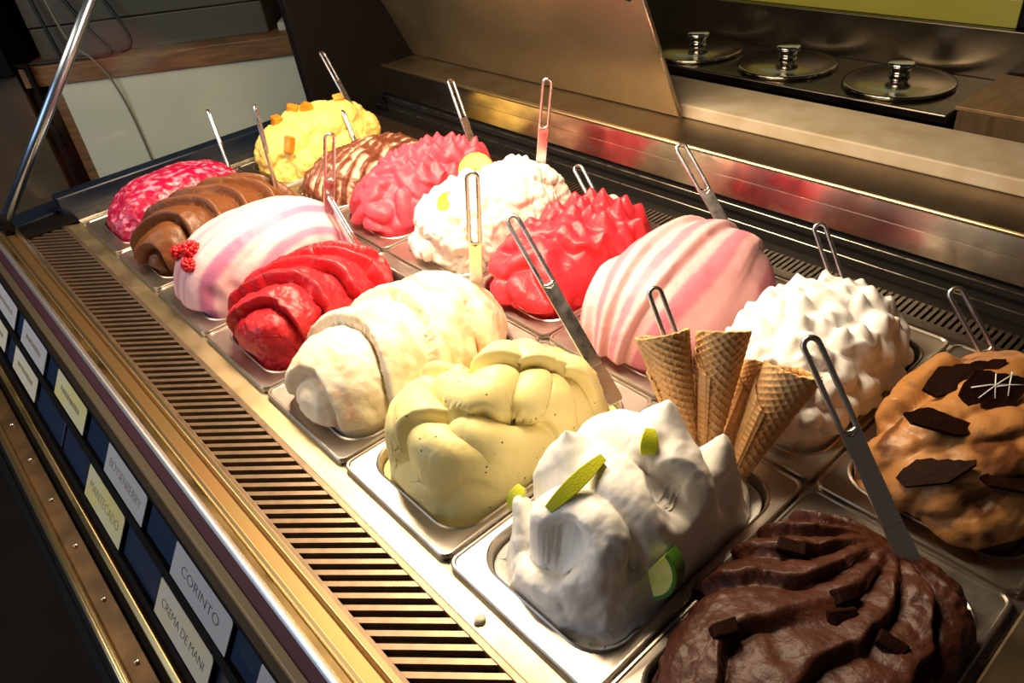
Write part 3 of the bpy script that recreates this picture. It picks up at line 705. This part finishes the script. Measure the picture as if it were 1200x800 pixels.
# ------------------------------------------------------------------ spatulas
def spatula(A, B, turn, label, wdt=0.0208, loop=0.105, buried=0.06):
    """A: where it leaves the gelato, B: top of its handle"""
    A, B = Vector(A), Vector(B); ax = (B - A).normalized(); tot = (B - A).length + buried
    view = (cam.location - (A + B) / 2).normalized()
    w = ax.cross(view).normalized(); w = Matrix.Rotation(math.radians(turn), 3, ax) @ w; nrm = w.cross(ax).normalized()
    rot = Matrix((w, nrm, ax)).transposed().to_4x4()
    t = thing('gelato_spatula', label, 'spatula', group='steel spatulas in the gelato')
    t.matrix_world = Matrix.Translation(A - ax * buried) @ rot
    loop = min(loop, max(0.085, (tot - buried) * 0.5))
    hw = wdt / 2 - 0.0028; r = 0.0031
    zt = tot - r - hw; zb = tot - loop
    path = [(hw, 0, zb + (zt - zb) * k / 8) for k in range(9)]
    path += [(hw * math.cos(a), 0, zt + hw * math.sin(a)) for a in [math.pi * k / 12 for k in range(1, 12)]]
    path += [(-hw, 0, zt - (zt - zb) * k / 8) for k in range(9)]
    path += [(-hw * math.cos(a), 0, zb - hw * 0.5 * math.sin(a)) for a in [math.pi * k / 12 for k in range(1, 12)]]
    tube('handle_loop', path, r, SPAT, t, 10, True)
    h = wdt / 2
    bl = max(0.055, buried * 0.95)
    prof = [(-h, zb + 0.004), (-h * 0.92, zb - 0.03), (-h * 0.95, bl), (h * 0.95, bl), (h * 0.92, zb - 0.03), (h, zb + 0.004), (h * 0.45, zb - 0.005), (0, zb - 0.0075), (-h * 0.45, zb - 0.005)]
    if zb - 0.03 < bl: prof = [(-h, zb + 0.004), (-h, bl), (h, bl), (h, zb + 0.004), (h * 0.45, zb - 0.005), (0, zb - 0.0075), (-h * 0.45, zb - 0.005)]
    def slab(name, pr, th):
        n = len(pr); v = [(x, -th, z) for x, z in pr] + [(x, th, z) for x, z in pr]
        f = [tuple(range(n)), tuple(range(2 * n - 1, n - 1, -1))] + [(i, n + i, n + (i + 1) % n, (i + 1) % n) for i in range(n)]
        me = new_mesh(name, v, f, SPAT); fix_normals(me); bevel(link(name, me, t), 0.001, 2)
    if zb - bl > 0.004: slab('shaft', prof, 0.0022)
    slab('blade', [(-h * 0.95, max(bl, zb) if zb - bl <= 0.004 else bl + 0.001), (-h * 1.05, bl - 0.02), (-h * 1.1, 0.006), (-h * 0.9, 0.0), (h * 0.9, 0.0), (h * 1.1, 0.006), (h * 1.05, bl - 0.02), (h * 0.95, max(bl, zb) if zb - bl <= 0.004 else bl + 0.001)], 0.0014)
    return t
SP = [((0.119, 0.31, 0.030), (0.041, 0.33, 0.162), 78, 'thin steel spatula seen edge-on behind the marbled magenta gelato'),
      ((0.355, 0.31, 0.053), (0.322, 0.33, 0.224), 76, 'upright steel spatula seen edge-on behind the milk chocolate gelato'),
      ((0.588, 0.30, 0.065), (0.628, 0.325, 0.233), 10, 'steel spatula with looped handle behind the pale pink striped gelato'),
      ((0.690, 0.300, 0.030), (0.604, 0.304, 0.118), 72, 'leaning steel spatula behind the raspberry red gelato beside bare tub'),
      ((1.004, 0.31, 0.034), (1.012, 0.33, 0.258), 4, 'upright steel spatula with long open handle in the cream rippled gelato'),
      ((1.267, 0.31, 0.033), (1.083, 0.33, 0.213), 12, 'leaning steel spatula with long handle in the pale yellow gelato'),
      ((1.379, 0.331, 0.087), (1.309, 0.352, 0.179), 22, 'steel spatula handle rising behind the waffle cones'),
      ((1.640, 0.31, 0.062), (1.518, 0.33, 0.216), 12, 'leaning steel spatula with long handle in the dark chocolate gelato'),
      ((0.105, 0.64, 0.122), (0.020, 0.65, 0.205), 55, 'steel spatula at the back of the yellow mango gelato'),
      ((0.215, 0.58, 0.062), (0.185, 0.585, 0.110), 75, 'short steel spatula handle leaning between brown streaked and mango gelato'),
      ((0.553, 0.67, 0.100), (0.485, 0.69, 0.200), 45, 'steel spatula with looped handle at the back of the rose red gelato'),
      ((0.766, 0.67, 0.073), (0.786, 0.69, 0.250), 5, 'tall upright steel spatula at the back of the white lemon gelato'),
      ((0.919, 0.67, 0.037), (0.845, 0.69, 0.098), 15, 'steel spatula with looped handle at the back of the bright red gelato'),
      ((1.189, 0.67, 0.087), (1.079, 0.69, 0.191), 15, 'leaning steel spatula at the back of the pink shell-shaped gelato'),
      ((1.387, 0.67, 0.048), (1.328, 0.69, 0.129), 10, 'steel spatula with looped handle at the back of the white whipped gelato'),
      ((1.610, 0.64, 0.036), (1.530, 0.66, 0.115), 12, 'steel spatula with looped handle at the back of the caramel brown gelato')]
for k, (A, B, tn, lab) in enumerate(SP):
    spatula(A, B, tn, lab, buried={3: 0.14, 5: 0.028, 6: 0.088, 9: 0.11}.get(k, 0.06))

# ------------------------------------------------------------------ waffle cones
def make_cone():
    Rd, sg = 0.092, 0.150       # disc radius, sine of half angle
    cg = math.sqrt(1 - sg * sg); A = 0.82
    nr, na = 110, 230
    v = []; f = []
    for j in range(na + 1):
        al = -A + 2 * A * j / na
        rm = 2 * Rd * math.cos(al)
        for k in range(nr + 1):
            rho = 0.012 + (rm - 0.012) * k / nr
            x, y = rho * math.cos(al), rho * math.sin(al)
            u, w = (x + y) / 0.0068 / 1.414, (x - y) / 0.0068 / 1.414
            rid = max(1 - abs(math.sin(math.pi * u)) * 2.1, 1 - abs(math.sin(math.pi * w)) * 2.1, 0)
            th = al / sg
            rad = rho * sg + 0.0026 * (al + A) / (2 * A) * 2.2 + 0.0027 * rid
            v.append((rad * math.cos(th), rad * math.sin(th), rho * cg))
    n = nr + 1
    for j in range(na):
        for k in range(nr): f.append((j * n + k, (j + 1) * n + k, (j + 1) * n + k + 1, j * n + k + 1))
    me = new_mesh('waffle_cone', v, f, WAFFLE, True)
    return me
cone_me = make_cone()
CAMDIR = Vector((0.642, -0.492, 0.588))
def frame(o, p, x, y, z):
    m = Matrix((x, y, z)).transposed().to_4x4(); o.matrix_world = Matrix.Translation(p) @ m
    return o
def cone(apex, top, spin, label, sc=1.0):
    a, b = Vector(apex), Vector(top); z = (b - a).normalized()
    x = (CAMDIR - z * CAMDIR.dot(z)).normalized(); x = Matrix.Rotation(math.radians(spin), 3, z) @ x
    o = link('waffle_cone', cone_me); frame(o, a, x, z.cross(x), z); o.scale = (sc, sc, sc)
    s = o.modifiers.new('thick', 'SOLIDIFY'); s.thickness = 0.0016; s.offset = -1
    tag(o, label, 'cone', 'waffle cones in the white lime gelato')
cone((1.428, 0.288, 0.000), (1.364, 0.306, 0.148), -25, 'rolled waffle cone leaning towards the pink striped gelato', 0.98)
cone((1.441, 0.291, 0.000), (1.410, 0.349, 0.142), 15, 'upright rolled waffle cone in the middle of its row', 0.98)
cone((1.463, 0.297, -0.030), (1.484, 0.372, 0.125), 20, 'rolled waffle cone tilted towards the white whipped gelato', 1.02)
cone((1.4435, 0.3135, 0.000), (1.4365, 0.401, 0.106), 30, 'rolled waffle cone half hidden behind the other cones', 0.74)

# ------------------------------------------------------------------ garnishes
def tubw(r, i, p, lift=0.0):
    """a point on the surface of a gelato mound, as seen from the shop side"""
    q = Vector((p[0], p[1], p[2])) / 1000
    org = Vector(((i + 0.5) * PT, ROW[r], 0)); dv = (cam.location - org - q).normalized()
    hit = MO[(r, i)].ray_cast(q + dv * 0.25, -dv)[0]
    if hit is None or (hit - q).length > 0.06: hit = MO[(r, i)].find_nearest(q)[0]
    return org + hit + dv * lift
def wedge(loc, rot, L, Rr, a0, a1, flesh, skin, name, label, cat, group):
    """a citrus piece: sector of a disc or segment with skin along its arc"""
    n = 14
    def sector(r0, r1, th):
        v, f = [], []
        for k in range(n + 1):
            a = math.radians(a0 + (a1 - a0) * k / n)
            for r in (r0, r1):
                for y in (-th, th): v.append((r * math.cos(a), y, r * math.sin(a)))
        for k in range(n):
            b = k * 4; c = b + 4
            f += [(b, c, c + 1, b + 1), (b + 2, b + 3, c + 3, c + 2), (b, b + 2, c + 2, c), (b + 1, c + 1, c + 3, b + 3)]
        f += [(0, 1, 3, 2), (n * 4, n * 4 + 2, n * 4 + 3, n * 4 + 1)]
        return v, f
    t = thing(name, label, cat, loc, rot, group)
    for nm, r0, r1, th, m in (('flesh', Rr * 0.06, Rr * 0.86, L * 0.97, flesh), ('peel', Rr * 0.84, Rr, L, skin)):
        v, f = sector(r0, r1, th); me = new_mesh(nm, v, f, m); fix_normals(me); bevel(link(nm, me, t), 0.0008, 2)
    return t
def D3(*a): return tuple(math.radians(x) for x in a)
LG = 'lime pieces on the white gelato'
# long curved lime peel strip, small pieces, cut wedge
RIGHT = Vector((0.6607, 0.7436, -0.1026)).normalized()
def strip(p, z, x, label, r=0.03, span=(30, 140), w=0.006, th=0.0035):
    z = Vector(z).normalized(); x = Vector(x); x = (x - z * x.dot(z)).normalized()
    t = thing('lime_piece', label, 'lime', group=LG)
    frame(t, Vector(p) - z * (r - 0.004), x, z.cross(x), z)
    for nm, r0, r1, m in (('peel', r - 0.0018, r, LIME_PEEL), ('flesh', r - th * 2.2, r - 0.0016, LIME_FLESH)):
        v, f = [], []; n = 16
        for k in range(n + 1):
            a = math.radians(span[0] + (span[1] - span[0]) * k / n); tp = w * (0.55 + 0.45 * math.sin(math.pi * min(1, max(0, k / n))))
            for q in (r0, r1):
                for y in (-tp, tp): v.append((q * math.cos(a), y, q * math.sin(a)))
        for k in range(n):
            b = k * 4; c = b + 4
            f += [(b, c, c + 1, b + 1), (b + 2, b + 3, c + 3, c + 2), (b, b + 2, c + 2, c), (b + 1, c + 1, c + 3, b + 3)]
        f += [(0, 1, 3, 2), (n * 4, n * 4 + 2, n * 4 + 3, n * 4 + 1)]
        me = new_mesh(nm, v, f, m); fix_normals(me); bevel(link(nm, me, t), 0.0007, 2)
    return t
strip(tubw(0, 6, (-13, -66, 103), 0.020), (0.5, -0.5, 0.8), (0.10, 0.95, 0.30), 'long curved lime slice lying across the white swirl', 0.080, (62, 118), 0.008, 0.004)
strip(tubw(0, 6, (-76, -99, 62)), (0.2, -0.8, 0.45), (0.1, 0.3, 1.0), 'small lime slice on the edge by the yellow gelato', 0.026, (52, 128), 0.009)
strip(tubw(0, 6, (14, 14, 116)), (0.6, -0.5, 0.45), (0.0, 0.25, 1.0), 'small lime slice on the swirl near the waffle cones', 0.026, (50, 130), 0.009)
def citrus(p, y, x, *args):
    t = wedge((0, 0, 0), (0, 0, 0), *args)
    y = Vector(y).normalized(); x = Vector(x); x = (x - y * x.dot(y)).normalized()
    frame(t, Vector(p), x, y, x.cross(y))
citrus(tubw(0, 6, (78, -58, 46)), (0.25, -0.9, 0.40), (0.85, 0.35, -0.1), 0.011, 0.030, -62, 62, LIME_FLESH, LIME_SKIN, 'lime_wedge', 'dark green skinned lime wedge low on the white gelato', 'lime', LG)
citrus(tubw(1, 3, (10, -100, 99), 0.003), (0.5, -0.7, 0.55), (0.7, 0.7, 0), 0.003, 0.019, 0, 360, LEMON, LEMON_SKIN, 'lemon_slice', 'small lemon slice on the front slope of the white gelato', 'lemon', 'lemon slices on the white gelato')
citrus(tubw(1, 3, (-30, 0, 114), 0.006), (0.45, -0.55, 0.65), (0.7, 0.7, 0), 0.004, 0.034, 0, 360, LEMON, LEMON_SKIN, 'lemon_slice', 'large bright lemon slice on top of the white gelato', 'lemon', 'lemon slices on the white gelato')
# raspberries
def make_berry():
    v, f = [], []; rows = 7
    for j in range(rows):
        ph = math.pi * (j + 0.5) / rows; m = max(3, int(9 * math.sin(ph)))
        for k in range(m):
            a = 2 * math.pi * (k + 0.5 * (j % 2)) / m
            c = Vector((0.0085 * math.sin(ph) * math.cos(a), 0.0085 * math.sin(ph) * math.sin(a), 0.010 * math.cos(ph)))
            b = len(v); r = 0.0036
            for p, q in [(0, 0)] + [(u, w) for u in (1, 2) for w in range(6)] + [(3, 0)]:
                th = math.pi * p / 3; an = 2 * math.pi * q / 6
                v.append(c + Vector((r * math.sin(th) * math.cos(an), r * math.sin(th) * math.sin(an), r * math.cos(th))))
            for q in range(6):
                q2 = (q + 1) % 6
                f += [(b, b + 1 + q, b + 1 + q2), (b + 1 + q, b + 7 + q, b + 7 + q2, b + 1 + q2), (b + 7 + q, b + 13, b + 7 + q2)]
    return new_mesh('raspberry', v, f, RASP, True)
berry = make_berry()
for p, rt, sc, lab in (((-45, -136, 84), (20, 30, 0), 1.3, 'raspberry beside the milk chocolate gelato, on pale pink gelato'), ((-14, -117, 89), (70, 10, 40), 1.5, 'largest raspberry on the pale pink gelato'), ((-6, -132, 69), (100, 0, 80), 1.1, 'raspberry hanging lowest on the pale pink gelato')):
    o = link('raspberry', berry, None, tubw(0, 2, p, 0.010), D3(*rt)); o.scale = (sc,) * 3
    tag(o, lab, 'raspberry', 'berries on the pale pink gelato')
# mango chunks
def chunk_me(name, sx, sy, sz, m, seed, jit=0.25):
    r = random.Random(seed); v, f = box_vf(-sx, sx, -sy, sy, -sz, sz)
    v = [(x * (1 + r.uniform(-jit, jit)), y * (1 + r.uniform(-jit, jit)), z * (1 + r.uniform(-jit, jit))) for x, y, z in v]
    return new_mesh(name, v, f, m)
for k, (p, lab) in enumerate((((-35, -84, 112), 'orange mango chunk nearest the cream counter on yellow gelato'), ((-23, -31, 126), 'orange mango chunk on the crest of the yellow gelato'), ((14, -12, 122), 'orange mango chunk just below the crest of yellow gelato'), ((56, -97, 66), 'tall orange mango slice low on the yellow gelato side'), ((10, 78, 124), 'orange mango chunk by the spatula on yellow gelato'))):
    sx, sz = (0.012, 0.012) if k != 3 else (0.010, 0.019)
    o = link('mango_piece', chunk_me('mango_piece', sx, 0.009, sz, MANGO, k), None, tubw(1, 0, p, 0.004), D3(20 * k, 15 + 10 * k, 40 * k) if k != 3 else D3(-20, 10, 20))
    bevel(o, 0.003, 3); tag(o, lab, 'mango', 'mango pieces on the yellow gelato')
# chocolate shards on the caramel gelato: thin toothed plates
def shard(loc, rot, L, Wd, label, drizzle=False):
    t = thing('chocolate_shard', label, 'chocolate', loc, rot, 'chocolate shards in the caramel gelato')
    r = random.Random(int(L * 1e5)); n = 16
    top = [(-L / 2 + L * k / n, Wd * 0.5 * min(1.0, 3.2 * k / n, 1.35 * (1 - k / n) + 0.05) + r.uniform(-0.0014, 0.0014)) for k in range(n + 1)]
    bot = [(L * 0.48, -Wd * 0.1), (L * 0.1, -Wd * 0.5), (-L * 0.42, -Wd * 0.38)]
    pr = top + bot; m = len(pr); th = 0.0022
    v = [(x, -th, z) for x, z in pr] + [(x, th, z) for x, z in pr]
    f = [tuple(range(m)), tuple(range(2 * m - 1, m - 1, -1))] + [(i, m + i, m + (i + 1) % m, (i + 1) % m) for i in range(m)]
    me = new_mesh('plate', v, f, CHOC); fix_normals(me); link('plate', me, t)
    if drizzle:
        for (x0, z0, x1, z1) in ((-0.02, -0.008, 0.022, 0.010), (-0.005, -0.012, 0.004, 0.013), (0.0, 0.0, 0.026, -0.004), (-0.024, 0.004, 0.01, 0.0), (0.008, -0.012, 0.02, 0.012)):
            tube('drizzle', [(x0, -th - 0.0003, z0), ((x0 + x1) / 2, -th - 0.0006, (z0 + z1) / 2 + 0.001), (x1, -th - 0.0003, z1)], 0.0007, WHITECHOC, t, 6)
shard(tubw(1, 7, (-20, -88, 84), 0.010), D3(-80, 14, 38), 0.085, 0.030, 'long toothed dark chocolate shard stuck flat in caramel gelato')
shard(tubw(1, 7, (-34, -20, 100), 0.008), D3(-72, -8, 62), 0.10, 0.036, 'toothed dark chocolate shard beside the spatula in caramel gelato')
shard(tubw(1, 7, (0, -28, 106), 0.012), D3(-50, -8, 50), 0.075, 0.046, 'dark chocolate shard with white drizzled lines', True)
shard(tubw(1, 7, (-6, -124, 50), 0.002), D3(-70, -26, 34), 0.075, 0.032, 'dark chocolate shard low in the caramel gelato front')
shard(tubw(1, 7, (58, -92, 54), 0.010), D3(-80, 10, 42), 0.07, 0.026, 'dark chocolate shard at the near side of caramel gelato')
# chocolate chunks on the dark chocolate gelato
for k, (p, rt, lab) in enumerate((((-61, 55, 40), (10, 10, 30), 'small chocolate chunk on the ridge towards the spatula'), ((-104, -20, 8), (0, 0, 20), 'chocolate chunk lying on the tub rim beside white gelato'), ((-50, -65, 46), (15, 0, 60), 'chocolate chunk on the front of the dark chocolate gelato'),
                                   ((12, 20, 72), (30, 10, 70), 'upper chocolate chunk of the pair amid dark gelato'), ((20, 0, 68), (40, 10, 60), 'lower chocolate chunk of the pair amid dark gelato'), ((57, 17, 50), (20, 20, 10), 'chocolate chunk on the shaded side of dark gelato'))):
    o = link('chocolate_chunk', chunk_me('chocolate_chunk', 0.012, 0.007, 0.005, CHOC, 50 + k, 0.2), None, (tubw(0, 7, p, 0.002) if k != 1 else Vector((7.5 * PT - 0.104, ROW[0] - 0.02, 0.0055))), D3(*rt))
    bevel(o, 0.0015, 2); tag(o, lab, 'chocolate', 'chocolate chunks on the dark gelato')
# crumb of white gelato on the louvers and a drip on the deck strip
def blob(name, loc, r, m, label, cat, seed):
    import bmesh
    bm = bmesh.new(); bmesh.ops.create_icosphere(bm, subdivisions=3, radius=r); q = random.Random(seed)
    o_ = Vector((q.random(), q.random(), q.random()))
    from mathutils import noise
    for vv in bm.verts:
        vv.co *= 1 + 0.5 * noise.noise(vv.co / r * 0.9 + o_ * 9); vv.co.z *= 0.7
    me = bpy.data.meshes.new(name); bm.to_mesh(me); bm.free(); me.materials.append(m)
    me.polygons.foreach_set('use_smooth', [True] * len(me.polygons))
    return tag(link(name, me, None, loc), label, cat)
CRUMB = mat('white_crumb', (0.75, 0.68, 0.56), 0.5)
blob('gelato_crumb', (0.868, 0.762, 0.004), 0.013, CRUMB, 'pale crumb of gelato on the back louvers behind bright red gelato', 'crumb', 1)
blob('gelato_drip', (1.395, -0.017, -0.003), 0.006, CRUMB, 'small frozen drip on the steel strip beside the grille', 'drip', 2)

# ------------------------------------------------------------------ flavour cards
def text_mesh(name, s, size, m):
    cu = bpy.data.curves.new(name, 'FONT'); cu.body = s; cu.size = size; cu.align_x = 'CENTER'; cu.align_y = 'CENTER'; cu.offset = -0.00035; cu.space_character = 0.98; cu.resolution_u = 6
    o = bpy.data.objects.new(name, cu); C.objects.link(o); bpy.context.view_layer.update()
    me = bpy.data.meshes.new_from_object(o.evaluated_get(bpy.context.evaluated_depsgraph_get()))
    bpy.data.objects.remove(o); me.name = name; me.materials.clear(); me.materials.append(m)
    return me
prot = Matrix(((1, 0, 0), (0, -DY, NY), (0, -DZ, NZ))).to_4x4()   # card x, card up the slope, card normal
def card(x0, x1, s0, s1, m, txt, ink, label, cap=0.018):
    w, h = x1 - x0, s1 - s0
    t = thing('flavour_card', label, 'label card', group='flavour cards in the front panel')
    y, z = pan_pt((s0 + s1) / 2, 0.001)
    t.matrix_world = Matrix.Translation(((x0 + x1) / 2, y, z)) @ prot
    r = 0.006; pts = [(-w / 2, -h / 2), (w / 2, -h / 2)]
    pts += [(w / 2 - r + r * math.cos(a), h / 2 - r + r * math.sin(a)) for a in [math.pi / 2 * k / 5 for k in range(6)]]
    pts += [(-w / 2 + 0.002, h / 2), (-w / 2, h / 2 - 0.002)]
    n = len(pts); v = [(px, py, -0.0006) for px, py in pts] + [(px, py, 0.0006) for px, py in pts]
    f = [tuple(range(n))[::-1], tuple(range(n, 2 * n))] + [(i, (i + 1) % n, n + (i + 1) % n, n + i) for i in range(n)]
    link('card', new_mesh('card', v, f, m), t)
    if txt:
        me = text_mesh('lettering', txt, cap, ink)
        o = link('lettering', me, t, (0, 0, 0.0009))
        ww = max(q.co.x for q in me.vertices) - min(q.co.x for q in me.vertices)
        lim = w * 0.80 if len(txt) > 7 else w * 0.66
        o.scale = (lim / ww, lim / ww if lim < ww else 1.0, 1)
        if len(txt) > 7: o.scale[1] = max(o.scale[0], 0.75)
    else:
        # faded handwriting, not readable
        q = random.Random(int(x0 * 1000)); x = -w * 0.32
        while x < w * 0.3:
            l = q.uniform(0.004, 0.009); v, f = box_vf(x, x + l, -0.002 - q.uniform(0, 0.002), 0.003 + q.uniform(0, 0.002), 0.0005, 0.0009)
            link('lettering', new_mesh('lettering', v, f, ink), t); x += l + q.uniform(0.002, 0.004)
    return t
card(0.135, 0.287, 0.001, 0.044, CARD_W, '', INK_PALE, 'upper white flavour card at the far end of the panel')
card(0.337, 0.489, 0.001, 0.044, CARD_W, '', INK_PALE, 'upper white flavour card above a pale cream card')
card(0.557, 0.709, 0.001, 0.044, CARD_Y, '', INK_PALE, 'upper yellow flavour card above empty blue slots')
card(0.810, 0.960, 0.001, 0.045, CARD_W, 'BOYSENBERRY', INK_PALE, 'upper white flavour card reading BOYSENBERRY')
card(1.058, 1.213, 0.001, 0.046, CARD_W, 'CORINTO', INK, 'upper white flavour card reading CORINTO')
card(1.279, 1.432, 0.001, 0.046, CARD_W, '', INK_PALE, 'upper white flavour card next after CORINTO')
card(0.100, 0.252, 0.061, 0.103, CARD_C, '', INK_PALE, 'lower pale flavour card at the far end of the panel')
card(0.316, 0.470, 0.061, 0.104, CARD_C, '', INK_PALE, 'lower cream flavour card with faded writing')
card(0.760, 0.910, 0.062, 0.111, CARD_Y, 'MANTECADO', INK_PALE, 'lower yellow flavour card reading MANTECADO')
card(1.042, 1.195, 0.062, 0.1105, CARD_C, 'CREMA DE MANI', INK, 'lower cream flavour card reading CREMA DE MANI')

# ------------------------------------------------------------------ stone slab and lidded counter behind
slab = box('stone_slab', (-0.6, 2.6, 1.0, 1.14, 0.0915, 0.119), MARBLE, None, 0.003)
tag(slab, 'long pale stone slab edging the back of the display case', 'slab')
pot = thing('steel_counter', 'dark steel counter with three round lids behind the stone slab', 'counter', (0, 0, 0))
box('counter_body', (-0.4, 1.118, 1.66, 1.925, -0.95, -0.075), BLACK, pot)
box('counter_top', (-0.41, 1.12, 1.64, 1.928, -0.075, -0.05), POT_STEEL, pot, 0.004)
tag(box('steel_backsplash', (-0.41, 1.75, 1.9285, 1.954, -0.95, 0.07), SPLASH, None, 0.002), kind='structure')  # steel backsplash standing behind the lidded counter
for k, x in enumerate((0.293, 0.606, 0.930)):
    t = thing('pot_lid', ['round steel lid beside the steel flap', 'middle round steel lid on the dark counter', 'round steel lid beside the wooden box'][k], 'lid', (x, 1.788, -0.0503), group='round lids on the counter')
    lathe('lid_disc', [(0.0, 0.021), (0.05, 0.020), (0.10, 0.016), (0.126, 0.011), (0.134, 0.012), (0.137, 0.010), (0.137, 0.004), (0.132, 0.0), (0.0, 0.0)], LID_STEEL, t, 72)
    lathe('lid_knob', [(0.0, 0.060), (0.028, 0.060), (0.034, 0.057), (0.034, 0.050), (0.026, 0.043), (0.022, 0.032), (0.026, 0.022), (0.0, 0.019)], CHROME, t, 36)
ob = thing('wooden_box', 'plain brown wooden box at the end of the steel counter', 'box', (0, 0, 0))
box('box_body', (1.135, 1.75, 1.655, 1.915, -0.95, -0.038), WOOD_BOX, ob, 0.003)
box('box_top', (1.13, 1.752, 1.65, 1.917, -0.038, -0.028), WOOD_TOP, ob, 0.002)
gp = thing('olive_panel', 'olive green panel with pale cyan upper band above the backsplash', 'panel')
box('green_band', (-0.4, 1.118, 1.955, 1.985, 0.07, 0.135), GREEN, gp, 0.002)
box('cyan_band', (-0.4, 1.118, 1.955, 1.985, 0.135, 0.22), CYAN, gp, 0.002)
box('panel_back', (-0.4, 1.118, 1.985, 2.0, 0.06, 0.23), BLACK, gp)
post = box('black_post', (1.12, 1.20, 1.957, 1.998, 0.071, 1.75), BLACK, None, 0.003)
tag(post, 'black upright post beside the olive green panel', 'post')

# ------------------------------------------------------------------ angled counter beyond the left end
A2, B2_ = Vector((-1.70, 0.344, 0)), Vector((-1.093, 1.134, 0))
dr = (B2_ - A2).normalized(); nr2 = Vector((dr.y, -dr.x, 0)); ang = math.atan2(dr.y, dr.x)
lc = thing('cream_counter', 'cream fronted counter with wooden edge beyond the far end of the case', 'counter', A2, (0, 0, ang))
# local x along the counter, local y away from the camera
box('front_panel', (0.02, 1.3, 0.012, 0.045, -0.95, -0.075), CREAM, lc, 0.003)
box('wood_edge', (-0.1, 1.32, 0.0, 0.05, -0.075, 0.0), WOOD, lc, 0.004)
box('counter_top', (-0.1, 1.32, 0.05, 0.62, -0.04, -0.002), WOOD, lc)
box('side_panel', (-0.02, 0.02, 0.012, 0.6, -0.95, -0.075), WOOD, lc)
gb_ = thing('grey_drawer_box', 'large dull grey box with a horizontal seam on the cream counter', 'box', A2, (0, 0, ang))
box('lower_case', (-0.05, 0.86, 0.11, 0.6, -0.0025, 0.115), GREYBOX, gb_, 0.004)
box('upper_case', (-0.05, 0.86, 0.105, 0.6, 0.120, 0.5), GREYBOX, gb_, 0.004)
box('seam', (-0.04, 0.85, 0.115, 0.59, 0.114, 0.121), BLACK, gb_)
pk = box('white_packet', (0.90, 1.12, 0.10, 0.30, -0.0025, 0.03), CARD_C, None, 0.006); pk.location = A2; pk.rotation_euler = (0, 0, ang)
tag(pk, 'flat whitish packet lying beside the grey box', 'packet')
def lp(x, y, z): p = A2 + dr * x - nr2 * y; return (p.x, p.y, z)
o = tube('grey_cable', spline([lp(0.08, 0.06, 0.25), lp(0.12, 0.03, 0.08), lp(0.20, -0.006, 0.003), lp(0.24, -0.008, -0.08), lp(0.26, 0.004, -0.25), lp(0.27, 0.004, -0.6), lp(0.275, 0.0, -0.93)], 8), 0.0042, CABLE_G)
tag(o, 'thin grey cable hanging down the cream counter front', 'cable')
for k, pts in enumerate(([(0.10, 0.085, 0.30), (0.20, 0.06, 0.10), (0.26, 0.03, 0.012), (0.16, 0.022, 0.008), (0.04, 0.024, 0.0068), (-0.08, 0.03, 0.0068)], [(0.30, 0.03, 0.012), (0.34, 0.04, 0.03), (0.33, 0.06, 0.10), (0.22, 0.09, 0.35)], [(0.00, 0.092, 0.42), (0.03, 0.075, 0.15), (0.05, 0.068, 0.006)])):
    o = tube('black_cable', spline([lp(*p) for p in pts], 10), 0.007, CABLE)
    tag(o, ['black cable drooping in a loop over the counter edge', 'black cable bending up beside the grey box', 'black cable slanting down to the counter end'][k], 'cable', 'loose cables on the cream counter')
st = thing('black_stand', 'dark equipment stand with thin leg at the end of cream counter', 'stand', lp(-0.12, 0.0, -0.95))
st.location = (0, 0, 0)
tube('leg', [lp(-0.05, -0.02, -0.95), lp(-0.05, -0.02, 0.02)], 0.012, BLACK, st)
tube('bracket', [lp(-0.05, -0.02, 0.012), lp(-0.14, 0.02, 0.012)], 0.010, BLACK, st)
p0 = lp(-0.30, 0.0, 0)
v, f = box_vf(-0.16, 0.19, -0.02, 0.3, -0.021, 0.42)
o = link('equipment_body', new_mesh('equipment_body', v, f, BLACK), st); o.location = (p0[0], p0[1], 0); o.rotation_euler = (0, 0, ang); bevel(o, 0.006)
bp = box('brown_cabinet', (-0.95, -0.14, 0.05, 0.5, -0.95, -0.02), BROWNWALL, None, 0.004); bp.location = A2; bp.rotation_euler = (0, 0, ang)
tag(bp, 'brown wooden cabinet in shadow beside the cream counter', 'cabinet')
